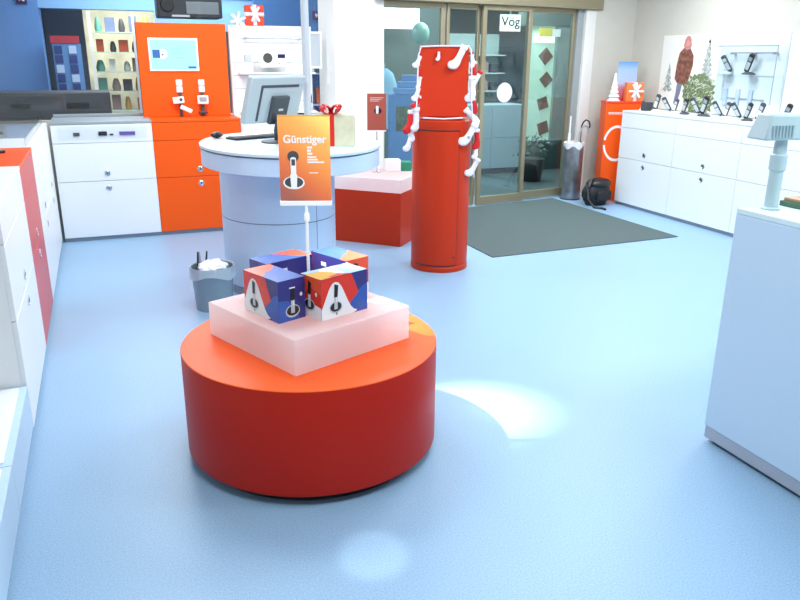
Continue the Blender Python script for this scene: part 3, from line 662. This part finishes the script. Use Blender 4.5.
# bag
bag0 = t = thing('shoulder_bag', 'black shoulder bag slumped on the floor beside the white cabinets', 'bag', (5.16, 6.98, 0), .2)
bm = MB(); bm.ball((0,0,.12), .145, .10, .13, n=24); bb = bm.build('bag_body', mat('black_nylon', (.010,.011,.014), .6, noise=.3, nscale=15), t)
for v in bb.data.vertices:
    if v.co.z < .03: v.co.z = .0
    v.co.x *= 1+.1*math.sin(v.co.z*20); v.co.y *= 1+.06*math.sin(v.co.x*30)
MB().ball((.01,-.01,.20), .13, .095, .055, n=20).build('flap', BLACK, t); MB().box(-.08,.09,-.112,-.06,.05,.14).build('front_pocket', mat('black_nylon', (0,0,0)), t, .015)
MB().tube([(-.12,0,.2),(-.17,-.05,.18),(-.20,-.10,.08),(-.16,-.14,.012),(-.12,-.20,.010),(-.14,-.26,.010)], .010, 8).build('strap', BLACK, t)
MB().tube([(-.05,0,.24),(-.10,-.03,.25),(-.16,-.06,.19),(-.18,-.03,.06)], .012, 8).build('strap', BLACK, t)
bag0.scale = (1.25, 1.2, 1.2)
# orange stand
t = thing('advertising_stand', 'tall orange display stand at the end of the white cabinets', 'stand', (5.32, 7.15, 0), math.radians(-20))
MB().box(0,.42,0,.22,.0,1.10).build('body', ORANGE, t, .003)
MB().box(-.004,.424,-.004,.224,1.10,1.125).build('top', mat('stand_top_red', (.75,.05,.015), .4), t, .003)
a = MB(face_negY(.0,-.001,0))
def band(cx, cy, r, a0, a1, w_, n=20):
    pts = [(cx+r*math.cos(a0+(a1-a0)*k/n), cy+r*math.sin(a0+(a1-a0)*k/n)) for k in range(n+1)]+[(cx+(r-w_)*math.cos(a1+(a0-a1)*k/n), cy+(r-w_)*math.sin(a1+(a0-a1)*k/n)) for k in range(n+1)]
    return pts
for (cx,cy,r,b0,b1) in ((.15,.66,.15,.5,PI-.2),(.15,.66,.15,PI+.1,2*PI-.4)):
    a = MB(face_negY(.0,-.001,0))
    for k in range(20):
        q0 = b0+(b1-b0)*k/20; q1 = b0+(b1-b0)*(k+1)/20
        a.mesh([(cx+r*math.cos(q0),cy+1.35*r*math.sin(q0),0),(cx+r*math.cos(q1),cy+1.35*r*math.sin(q1),0),(cx+(r-.022)*math.cos(q1),cy+(1.35*r-.03)*math.sin(q1),0),(cx+(r-.022)*math.cos(q0),cy+(1.35*r-.03)*math.sin(q0),0)], [(0,1,2,3)])
    a.build('printed_ring', PAPER, t)
a = MB(face_negY(0,-.0012,0)); a.box(.03,.30,1.00,1.006,0,.0004); a.box(.03,.26,.985,.991,0,.0004); a.build('printed_text', PAPER, t)
o = thing('paper_tree', 'white paper fir tree on top of the orange stand', 'decoration', (5.46, 7.22, 1.1255))
a = MB(); 
for k in range(6): a.lathe([(.075-.011*k,0),(.012,.075)], 12, TR(0,0,.045*k))
a.build('tree', PAPER, o); MB().lathe([(.02,0),(.02,.02)], 12).build('trunk', PAPER, o)
o = thing('greeting_card', 'light blue and red card standing behind the orange gift on the orange stand', 'card', (5.64, 7.25, 1.1255), -.3)
gcol = gradient('card_print', [(0,(.65,.05,.04)),(.35,(.55,.25,.35)),(.45,(.45,.55,.78)),(.8,(.35,.5,.8)),(1,(.12,.3,.65))], 'Z', 0, .42)
MB().box(-.11,.11,-.006,.006,0,.42).build('card', gcol, o); MB().box(-.04,.04,.006,.05,0,.01).build('foot', PAPER, o)
gift('orange gift box with white ribbon on the orange stand', (5.65, 7.12, 1.1255), (.19,.11,.20), mat('gift_light_orange', (.90,.22,.05), .4), WR, rz=-.35, cap=False)

# ------------------------------------------------------------------ phones on the right row, posters
def cordless(label, y, kind=0, big=1, x=5.62, z=1.04, grp='phones on the right row cabinets'):
    o = thing('cordless_phone', label, 'phone', (x, y, z+.0005), -PI/2+.3, group=grp)
    MB().lathe([(.055,0),(.05,.012),(.03,.022),(.02,.024)], 28, None, 1.1*big, .8).build('base', [PURE, SILV, DGREY][kind], o)
    T = TR(0,.005,.095*big) @ RY(.45*(1 if kind != 1 else -1)) @ RX(PI/2+.35)
    b = MB(T); handset(b, Matrix.Identity(4), .17*big, .048*big, .022); b.build('handset', [DGREY, DGREY, BLACK][kind], o, .005)
    b = MB(T); b.box(-.016*big,.016*big,.02*big,.055*big,.022,.0235); b.build('display', [SILV, SILV, GREY][kind], o)
    b = MB(T); b.box(-.016*big,.016*big,-.06*big,.01*big,.022,.0235); b.build('keypad', SILV if kind else PURE, o)
    return o
ys = [(6.67,0,1.1),(6.52,1,.95),(6.38,0,.9),(6.24,2,.95),(6.10,1,1.05),(5.97,2,1.2),(5.80,1,.95),(5.67,0,.95),(5.56,1,.95),(5.41,2,1.0),(5.27,0,1.05),(4.98,2,1.1)]
lb = ['standing just right of the dark cube','second right of the dark cube','below the legs of the poster figure','below the small cut fir','below the left branches of the fir poster','large one below the fir poster edge','first one below the pale glass case','second one below the pale glass case','below the middle of the pale glass case','dark one below the pale glass case','right of the dark one, near the pole lamp','above the head of the pole lamp']
for (y, k, s), l_ in zip(ys, lb): cordless('cordless phone on the right cabinets, '+l_, y, k, s)
small_box('speaker_cube', 'dark cube speaker on the right cabinets near the orange gift', 'speaker', (5.60, 6.81, 1.0405), (.09,.09,.09), DGREY)
cordless('small white phone on the right cabinets between orange stand and dark cube', 6.90, 0, .6)
# winter poster (board on the wall)
t = thing('winter_poster', 'wall poster of a person in a brown coat with a cut fir in snow', 'poster', (WX-.012, 7.02, 1.045))
MB().box(0,.011,-.86,0,0,.78).build('board', mat('poster_snow', (.80,.79,.75), .6), t)
fm = face_negX(-.0005,0,0)
def flat(mb, pts, z=0): mb.mesh([(x,y,z) for x,y in pts], [tuple(range(len(pts)))])
COAT = mat('print_coat', (.20,.075,.05), .7, noise=.6, nscale=25); SKIN = mat('print_skin', (.60,.32,.26), .7); JEAN = mat('print_jeans', (.18,.19,.28), .7)
FIR = mat('print_fir', (.15,.20,.10), .8, noise=.75, nscale=45); FIRD = mat('print_fir_pale', (.38,.42,.40), .8, noise=.5, nscale=30)
a = MB(fm); flat(a, [(.24,.33),(.25,.48),(.275,.60),(.34,.655),(.43,.645),(.49,.57),(.495,.47),(.47,.38),(.45,.30),(.38,.27),(.28,.29)], .0006); flat(a, [(.40,.40),(.46,.36),(.44,.27),(.39,.30)], .0007); a.build('printed_coat', COAT, t)
a = MB(fm); flat(a, [(.385+.058*math.cos(k*PI/8)*(1.15 if math.sin(k*PI/8) < 0 else .9), .700+.072*math.sin(k*PI/8)) for k in range(16)], .0008); a.build('printed_hood', mat('print_pink', (.55,.22,.20), .7, noise=.3, nscale=60), t)
a = MB(fm); flat(a, [(.385+.024*math.cos(k*PI/6), .695+.032*math.sin(k*PI/6)) for k in range(12)], .0010); flat(a, [(.40,.28),(.44,.28),(.43,.23),(.40,.23)], .0009); a.build('printed_face', SKIN, t)
a = MB(fm); flat(a, [(.29,.32),(.37,.30),(.35,.18),(.31,.07),(.26,.07),(.28,.18)], .0005); a.build('printed_trousers', JEAN, t)
random.seed(5)
def fir(mb, cx, y0, h, wd_, tiers, z):
    for k in range(tiers):
        f0 = k/tiers; f1 = (k+1.6)/tiers; ww = wd_*(1-f0)
        pts = []
        n = 7
        for q in range(n): xx = -ww+2*ww*q/(n-1); pts.append((cx+xx, y0+h*f0+(.012 if q%2 else -.012)*(1)))
        pts.append((cx, y0+min(h, h*f1))); flat(mb, pts, z+.00002*k)
a = MB(fm); fir(a, .70, .32, .44, .14, 9, .0004); a.build('printed_fir', FIRD, t); a = MB(fm); fir(a, .14, .20, .30, .10, 5, .0004); a.build('printed_fir', FIRD, t)
a = MB(fm); pts = []
for k in range(44):
    an = 2*PI*k/44; r = (1 if k % 2 else .84)*(1+random.uniform(-.08,.08)); pts.append((.62+.25*r*math.cos(an)-.02*math.sin(an), .18+.23*r*math.sin(an)))
flat(a, [(max(.24,min(.86,x)), max(.0,y)) for x, y in pts], .0011); a.mi = 1
for k in range(60):
    x, y = random.uniform(.44,.80), random.uniform(.02,.34); an = random.uniform(-.5,.9)+ (0 if x > .5 else 1.2); L = random.uniform(.03,.07)
    flat(a, [(x,y),(x+L*math.cos(an),y+L*math.sin(an)),(x+L*math.cos(an)+.006,y+L*math.sin(an)-.008),(x+.006,y-.008)], .0013)
a.build('printed_cut_fir', [FIR, mat('print_frost', (.55,.60,.48), .8)], t)
# pale wall panel with glass case
t = thing('wall_display_panel', 'pale blue white wall panel with a shallow glass case of phones', 'display', (WX-.012, 6.155, 1.045))
MB().box(0,.011,-.825,0,0,.78).build('board', mat('panel_ice', (.66,.76,.80), .4), t)
MB().box(-.12,0,-.815,-.09,.38,.40).build('shelf_board', CLEAR, t, .002)
MB().box(-.125,-.119,-.815,-.09,.14,.66).build('glass_front', CLEAR, t)
MB().box(-.12,0,-.815,-.805,.14,.66).build('glass_side', CLEAR, t); MB().box(-.12,0,-.10,-.09,.14,.66).build('glass_side', CLEAR, t)
a = MB(); a.box(-.126,-.118,-.8155,-.085,.655,.668); a.box(-.126,-.118,-.8155,-.812,.14,.66); a.box(-.126,-.118,-.815,-.57,.385,.395); a.box(-.01,0,-.63,-.15,.165,.175); a.build('case_edge', GREY, t)
MB().tube([(-.05,-.20,.60),(-.05,-.71,.60)], .007).build('rail', GREY, t)
for y in (-.20,-.45,-.71): MB().box(-.06,0,y-.012,y+.012,.585,.605).build('rail_bracket', GREY, t)
for k in range(3): MB().box(-.02,-.001,-.12-.16*k-.05,-.12-.16*k,.10,.26).build('ghost_print', mat('print_pale_blue', (.48,.58,.74), .5), t, .004)
cordless('cordless phone on the shelf of the glass case, left one', 5.99, 1, 1.05, x=5.845, z=1.446, grp='phones in the wall case')
cordless('cordless phone lying slanted on the shelf of the glass case, right one', 5.70, 2, 1.15, x=5.845, z=1.446, grp='phones in the wall case')
t = thing('wall_poster', 'plain white poster at the right edge of the wall', 'poster', (WX-.012, 5.32, 1.045))
MB().box(0,.011,-.8,0,0,.78).build('board', mat('panel_white', (.82,.82,.82), .5), t)
a = MB(fm); a.box(.07,.18,.38,.384,0,.0005); a.box(.06,.16,.27,.274,0,.0005); a.build('printed_text', GREY, t)

# ------------------------------------------------------------------ right counter with pole lamp
t = thing('sales_counter', 'large pale blue counter cut off by the right edge of the picture', 'counter', (2.32, 2.22, 0))
MB().box(0,1.1,-2.2,0,.075,1.01).build('body', PANEL, t, .003)
MB().box(0,1.1,-2.2,0,1.01,1.035).build('worktop', mat('counter_top', (.60,.78,.82), .35), t, .004)
MB().box(.004,1.08,-2.18,-.004,0.02,.075).build('plinth', mat('plinth_metal', (.42,.46,.52), .3, .3), t)
MB().box(.03,1.05,-2.15,-.03,0.0,.02).build('plinth_foot', BLACK, t)
t = thing('pole_scanner', 'pale grey ribbed head on a thick pole standing on the pale counter', 'device', (2.42, 2.15, 1.0355), math.radians(-8))
POLE = mat('device_grey_blue', (.42,.56,.60), .45)
MB().lathe([(.025,0),(.025,.15),(.031,.155),(.031,.21),(.025,.215),(.021,.275)], 28).build('pole', POLE, t)
MB().lathe([(.035,0),(.035,.006),(.024,.012)], 28).build('foot', POLE, t)
b = MB(); hv = [(-.115,-.05,.27),(.26,-.05,.27),(.26,.06,.27),(-.115,.06,.27),(-.085,-.04,.365),(.26,-.04,.365),(.26,.05,.365),(-.085,.05,.365)]
b.mesh(hv, [(0,3,2,1),(4,5,6,7),(0,1,5,4),(2,3,7,6),(0,4,7,3),(1,2,6,5)]); b.build('head', POLE, t, .008)
b = MB()
for k in range(7): x = -.085+k*.014; b.box(x, x+.005, -.053, -.044, .28, .325)
b.build('ribs', mat('device_rib', (.34,.47,.52), .5), t)
small_box('wooden_tray', 'small green and brown box on the pale counter behind the pole', 'box', (2.60, 2.15, 1.0355), (.16,.10,.02), mat('green_card', (.05,.13,.08), .5))
small_box('brown_pad', 'light brown pad lying on the green box on the pale counter', 'pad', (2.605, 2.15, 1.056), (.14,.09,.012), mat('brown_wood', (.42,.25,.14), .5))

# ------------------------------------------------------------------ left row tops
t = thing('glass_cover', 'low clear glass cover on the left cabinets behind the red one', 'glass case', (-.44, 5.24, 1.0405))
g = MB(); g.box(-.62,0,0,.006,0,.05); g.box(-.62,0,1.74,1.746,0,.05); g.box(-.006,0,.006,1.74,0,.05); g.box(-.62,-.614,.006,1.74,0,.05); g.build('sides', CLEAR, t); MB().box(-.62,0,0,1.746,.05,.054).build('lid', CLEAR, t)
for k, (x, y) in enumerate([(-.58,4.93),(-.66,4.78),(-.62,4.62)]):
    o = thing('mobile_phone', ['black mobile phone on the red cabinet top, farthest back','black mobile phone on the red cabinet top, in the middle','black mobile phone on the red cabinet top, nearest'][k], 'phone', (x, y, 1.0405), .4+k*.5, group='phones on the red cabinet')
    MB().box(-.05,.05,-.022,.022,0,.016).build('body', BLACK, o, .005); MB().box(-.0,.04,-.016,.016,.016,.0165).build('display', GREY, o)
for k, (x, y) in enumerate([(-.70,5.35),(-.85,5.75),(-.68,6.15)]):
    o = thing('mobile_phone', ['grey mobile phone under the glass cover, nearest','dark mobile phone under the glass cover, by the wall','grey mobile phone under the glass cover, farthest'][k], 'phone', (x, y, 1.0405), .9*k, group='phones under the glass cover')
    MB().box(-.05,.05,-.022,.022,0,.016).build('body', GREY if k != 1 else DGREY, o, .005); MB().box(-.0,.04,-.016,.016,.016,.0165).build('display', SILV, o)
small_box('sill_board', 'grey raised sill strip at the back of the white cabinet', 'sill', (.02, 7.60, 1.0405), (.80,.06,.025), GREY)

# ------------------------------------------------------------------ the mall beyond the glass
def bldg(mb, name, m, label, cat_, bevel=0):
    o = mb.build(name, m, None, bevel); return tag(o, label, cat_)
MW = mat('mall_wall', (.20,.25,.30), .7)
struct(MB().box(-9, 14, 13.6, 13.8, 0, 4), 'wall_mall', MW)
struct(MB().box(-9, 14, 7.96, 13.8, 3.1, 3.3), 'ceiling_mall', mat('mall_ceiling', (.16,.19,.20), .8))
struct(MB().box(-1.02, -.50, 9.9, 10.35, 0, 3.1), 'wall_mall_column', BLUEP)
t = thing('mall_number_sign', 'small violet square sign numbered 10 on the blue column outside', 'sign', (-.66, 9.89, 2.17))
MB().box(-.055,.055,-.01,.01,-.055,.055).build('plate', mat('sign_violet', (.04,.015,.10), .4), t); text('lettering', '10', .075, PAPER, t, face_negY(0,-.0112,-.026), .0005, 'CENTER', .001)
FB = mat('fascia_blue', (.22,.45,.80), .5)
struct(MB().box(-.50, 2.2, 9.9, 10.1, 2.08, 2.24), 'trim_4', FB)
struct(MB().box(.75, 2.2, 9.88, 9.90, 1.86, 2.08), 'trim_6', FB)
struct(MB().box(-.50, 2.2, 9.88, 9.92, 2.24, 3.1), 'trim_5', mat('fascia_upper', (.30,.36,.42), .5))
# dark counter band behind the window
t = thing('dark_bench', 'long dark grey bench top behind the shop window', 'bench', (-1.05, 8.0, 0))
MB().box(-.6,1.18,0,.5,.0,1.24).build('body', DGREY, t, .01)
a = MB(); a.box(.30,.46,-.02,0,1.10,1.14); a.box(.78,.98,-.02,0,1.10,1.14); a.build('handle', BLACK, t)
# card rack
t = thing('card_rack', 'tall rack of blue and white phone cards with a red header outside', 'rack', (-.27, 9.7, 0))
MB().box(-.13,.17,0,.1,0,1.70).build('panel', mat('rack_blue', (.10,.25,.55), .5), t)
MB().box(-.14,.16,-.01,.1,1.70,1.78).build('header', mat('rack_red', (.40,.03,.06), .5), t)
for j in range(2):
    for i in range(9):
        MB().box(-.11+j*.15,-.03+j*.15,-.012,0,.75+i*.105,.835+i*.105).build('card', mat('card_navy', (.02,.05,.22), .4) if (i+j) % 3 else mat('card_pale', (.45,.60,.85), .4), t)
struct(MB().box(-.5, -.05, 10.4, 10.5, 0, 3), 'wall_mall_dark', mat('dark_niche', (.02,.035,.06), .6))
# lit shop with shelves
SHOPW = mat('shop_warm', (.70,.68,.50), .7, emit=(.85,.85,.70), es=.18, noise=.25, nscale=4)
struct(MB().box(-.05, 1.0, 12.0, 12.1, 0, 3), 'wall_shop_back', SHOPW)
area('shop_light', (.5, 10.8, 2.6), .8, 34, (1,.97,.82), sy=.4)
MB().box(-.20,1.05,10.35,12.0,2.55,2.6)
random.seed(11)
CN = ['brick red','black','pale grey','dark green','amber','cream','navy','brown']
ORD = ['leftmost','second from the left','third from the left','fourth from the left','fifth from the left','sixth from the left','rightmost']
ROW = ['lowest','second lowest','middle','second highest','highest']
cols = [(.5,.08,.03),(.05,.05,.07),(.55,.55,.5),(.1,.3,.25),(.6,.35,.1),(.75,.75,.7),(.12,.16,.3),(.3,.2,.2)]
t = thing('shop_shelves', 'lit glass shelves in the shop across the mall', 'shelf', (.02, 11.0, 0))
for i in range(6): MB().box(0,1.1,0,.35,.60+i*.25,.612+i*.25).build('shelf_board', mat('glass_shelf', (.55,.68,.60), .3), t)
MB().box(-.02,.02,-.03,.0,0,2.1).build('post', PURE, t); MB().box(.52,.55,-.03,.0,0,2.1).build('post', SILV, t); MB().box(1.1,1.13,-.03,.0,0,2.1).build('post', SILV, t)
nn = 0
pos_words = ['bottom','second','third','fourth','fifth']
for i in range(1,6):
    for j in range(7):
        x = .10+j*.15+random.uniform(-.02,.02); ci = random.randrange(8); wd_ = random.uniform(.08,.13); h = random.uniform(.12,.22)
        o = MB(); o.lathe([(wd_*.4,0),(wd_*.5,h*.3),(wd_*.35,h*.8),(wd_*.2,h)], 12) if (i+j) % 2 else o.box(-wd_/2,wd_/2,-.04,.04,0,h)
        o = o.build('shop_item', mat('ware_%d' % ci, cols[ci], .5), None, loc=(.02+x, 11.15, .6125+(i)*.25-.0)); tag(o, '%s ware on the %s shelf of the lit shop, %s' % (CN[ci], ROW[i-1], ORD[j]), 'ware', 'wares in the shop across the mall')
# blue book wall at the right of the back window
struct(MB().box(1.9, 3.2, 9.6, 9.7, 0, 3.1), 'wall_mall_blue', mat('book_blue', (.04,.13,.34), .6))
t = thing('magazine_rack', 'blue wall rack of magazines outside, left of the white column', 'rack', (1.95, 9.42, 0))
for z in (.60,.98,1.36): MB().box(0,1.0,0,.18,z,z+.02).build('rack_shelf', mat('rack_rail', (.25,.42,.68), .5), t)
random.seed(3)
for i, z in enumerate((.62,1.00,1.38)):
    for j in range(7):
        ci = random.randrange(8); o = MB(RX(-.25)).box(-.055,.055,-.005,.005,0,.20).build('magazine', mat('ware_%d' % ci, cols[ci], .5), None, loc=(2.02+j*.13, 9.50, z+.002)); o.rotation_euler = (0,0,random.uniform(-.1,.1))
        tag(o, '%s magazine on the %s shelf of the blue rack, %s' % (CN[ci], ['bottom','middle','top'][i], ORD[j]), 'magazine', 'magazines on the blue rack')
t = thing('mall_number_sign', 'small dark violet square sign on the blue wall outside, by the white column', 'sign', (2.66, 9.59, 2.06)); MB().box(-.05,.05,-.01,.01,-.05,.05).build('plate', mat('sign_violet', (0,0,0)), t)
text('lettering', '9', .07, PAPER, t, face_negY(0,-.0112,-.025), .0005, 'CENTER')
# hanging dark ceiling unit
t = thing('hanging_unit', 'dark grey projector unit hanging above the orange panel', 'ceiling unit', (1.02, 8.6, 1.99))
MB().box(-.34,.32,-.1,.2,-.04,.30).build('housing', DGREY, t, .02); MB().box(-.05,.28,-.112,-.1,.0,.12).build('front_panel', GREY, t, .004)
MB(face_negY(-.24,-.1,.08)).lathe([(.07,0),(.06,.03)], 24).build('lens', BLACK, t); MB().tube([(0,0,.3),(0,0,1.105)], .015).build('hanger', DGREY, t)
MB().box(-.20,-.02,-.108,-.1,-.03,-.01).build('label_strip', PAPER, t)

# through the doors: blue shelf stand, coat, balloon, light box
t = thing('blue_display_stand', 'blue cardboard display stand outside the left glass pane', 'stand', (3.28, 8.15, 0), -.3)
MB().box(-.17,.17,0,.35,0,1.17).build('body', BLUEP, t, .004); MB().box(-.10,.12,-.004,0,.76,1.04).build('picture', mat('stand_picture', (.12,.13,.08), .5, noise=.6, nscale=20), t)
for i in range(3): MB().box(-.11+.05*i,.17,.05+.1*i,.35,1.17+.07*i,1.24+.07*i).build('tray', mat('tray_blue', (.16,.34,.70), .4), t, .01)
t = thing('hanging_coat', 'pale blue coat on a rack beyond the left glass pane', 'coat', (3.42, 9.2, 0))
b = MB(); b.lathe([(.22,.70),(.20,1.0),(.17,1.25),(.12,1.38),(.04,1.44)], 20, None, 1, .45); b.build('fabric', mat('coat_blue', (.35,.60,.85), .8), t); MB().tube([(0,0,0),(0,0,1.5)], .012).build('stand', STEEL, t)
MB().tube([(-.1,-.0,.02),(.1,0,.02)], .02).build('foot', STEEL, t)
t = thing('balloon', 'mint green balloon floating beyond the left glass pane', 'balloon', (3.74, 8.8, 1.76))
MB().ball((0,0,.09), .11, .11, .13).build('skin', mat('balloon_mint', (.35,.65,.60), .3), t); MB().tube([(0,0,-.04),(0,.0,-1.755)], .003).build('string', PAPER, t)
t = thing('light_box', 'bright white light box in the shop beyond the left glass pane', 'lamp', (4.12, 10.8, 1.97)); MB().box(-.5,.45,0,.1,0,.28).build('face', mat('lightbox', (.8,.9,.9), .5, emit=(.9,1,1), es=2.2), t)
MB().tube([(-.4,.05,.28),(-.4,.05,1.12)], .01).build('hanger', GREY, t); MB().tube([(.4,.05,.28),(.4,.05,1.12)], .01).build('hanger', GREY, t)
struct(MB().box(3.0, 5.1, 11.2, 11.3, 0, 3.1), 'wall_mall_middle', mat('mall_grey_wall', (.13,.17,.18), .7))
struct(MB().box(3.0, 3.75, 11.12, 11.2, .0, 2.0), 'wall_mall_light', mat('mall_light_wall', (.45,.55,.52), .6))
# oval ceiling lamps
for k, (x, y, z) in enumerate([(4.20,9.2,2.18),(4.50,9.3,2.22),(3.5,10.0,2.6)]):
    t = thing('pendant_lamp', ['flat round pendant lamp in the mall behind the glass, left one','flat round pendant lamp in the mall behind the glass, right one','flat round pendant lamp deep in the mall'][k], 'lamp', (x, y, z), group='mall pendant lamps')
    MB().lathe([(.13,0),(.13,.03)], 28).build('lamp_shade', mat('lamp_glow', (.9,.9,.8), .5, emit=(1,1,.9), es=2.0), t)
    MB().tube([(0,0,.03),(0,0,3.095-z)], .005).build('cable', GREY, t)
# shop opposite with lit green window
GW = mat('shop_green', (.45,.62,.52), .6, emit=(.65,.9,.8), es=.3)
struct(MB().box(5.78, 6.16, 9.6, 9.7, .42, 2.0), 'wall_shop_green', GW)
struct(MB().box(5.7, 6.36, 9.54, 9.7, 0, .42), 'wall_shop_plinth', mat('dark_green', (.02,.045,.045), .5))
struct(MB().box(5.6, 9.5, 9.54, 9.7, 2.0, 3.1), 'wall_shop_upper', mat('shop_upper', (.12,.17,.17), .6))
struct(MB().box(6.16, 11, 9.55, 9.7, 0, 3.1), 'wall_shop_side', mat('shop_side', (.25,.32,.32), .6))
t = thing('shop_light_strip', 'bright strip light above the green lit window across the mall', 'lamp', (6.14, 9.60, 1.78)); MB().box(-.33,.0,-.02,0,0,.12).build('tube', mat('strip_glow', (.8,.9,.9), .5, emit=(.9,1,1), es=1.6), t)
t = thing('yellow_sign', 'small yellow sign over the green lit window', 'sign', (5.95, 9.515, 1.86)); MB().box(-.1,.1,0,.02,0,.11).build('plate', mat('sign_yellow', (.75,.6,.1), .5), t)
MB().box(.105,.24,0,.02,0,.10).build('plate', PAPER, t)
BRN = mat('brown_card', (.22,.13,.11), .5)
for k, (x, z, s) in enumerate([(6.02,1.60,.085),(6.05,1.28,.08),(6.02,.95,.08),(6.05,.60,.085)]):
    o = MB(RX(PI/2) @ RZ(.75 if k < 2 else .3)).box(-s,s,-s,s,0,.01).build('window_card', BRN, None, loc=(x, 9.598, z)); tag(o, ['brown square card hanging in the green window, topmost','brown square card hanging in the green window, second from top','brown square card hanging in the green window, third from top','brown patterned square card hanging in the green window, lowest'][k], 'card', 'cards in the green window')
t = thing('shop_sign', 'white sign with dark letters behind the glass door', 'sign', (5.03, 8.9, 1.90), -.1)
MB().box(-.14,.14,0,.015,0,.20).build('plate', mat('sign_white', (.8,.85,.85), .5, emit=(.9,1,1), es=.6), t); text('lettering', 'Vög', .16, BLACK, t, face_negY(-.125,-.001,.065), .0008, bold=.0022)
MB().tube([(0,.008,.20),(0,.008,1.19)], .006).build('hanger', GREY, t)
t = thing('shop_counter', 'pale blue grey counter of the shop opposite behind the glass door', 'counter', (4.55, 9.4, 0))
for i in range(2): MB().box(i*.55,i*.55+.545,0,.5,.08,.50).build('lower_panel', mat('counter_pale', (.32,.42,.50), .4), t, .003); MB().box(i*.55,i*.55+.545,0,.5,.505,.95).build('upper_panel', mat('counter_pale', (0,0,0)), t, .003)
MB().box(0,1.1,.03,.5,0,.08).build('plinth', DGREY, t)
t = thing('goods_shelf', 'grey shelf with dark goods above the counter behind the glass door', 'shelf', (4.7, 10.1, .0))
MB().box(0,.9,.12,.16,0,1.9).build('back_panel', mat('shelf_grey', (.25,.32,.33), .5), t)
for i in range(3): MB().box(0,.9,-.1,.12,1.1+.25*i,1.115+.25*i).build('shelf_board', SILV, t)
for i in range(2):
    for j in range(5):
        ci = random.choice([1,2,5,1,7]); o = MB().box(-.05,.05,-.04,.04,0,.12+.03*(j%2)).build('shop_item', mat('ware_%d' % ci, cols[ci], .5), None, loc=(4.85+j*.15, 10.09, 1.116+.25*i)); tag(o, '%s packet on the %s grey shelf behind the glass door, %s' % (CN[ci], ['lower','upper'][i], ['leftmost','second from the left','middle one','second from the right','rightmost'][j]), 'ware', 'goods behind the glass door')
t = thing('plant_pot', 'dark potted bush in the mall behind the right door', 'plant', (5.35, 8.7, 0))
MB().lathe([(.13,0),(.17,.30),(.16,.30)], 24).build('pot', BLACK, t)
b = MB(); random.seed(9)
for k in range(160):
    a = random.uniform(0,2*PI); e = random.uniform(-.2,1.4); r = random.uniform(.05,.24); c = Vector((r*math.cos(a)*math.cos(e), r*math.sin(a)*math.cos(e), .36+r*math.sin(e))); d = Vector((random.uniform(-1,1),random.uniform(-1,1),random.uniform(-.2,1))).normalized()*.07; s_ = d.orthogonal().normalized()*.02
    b.mesh([c-s_*0, c+d*.5+s_, c+d, c+d*.5-s_], [(0,1,2,3)])
b.build('leaves', mat('leaf_dark', (.02,.06,.05), .5), t, smooth=False)
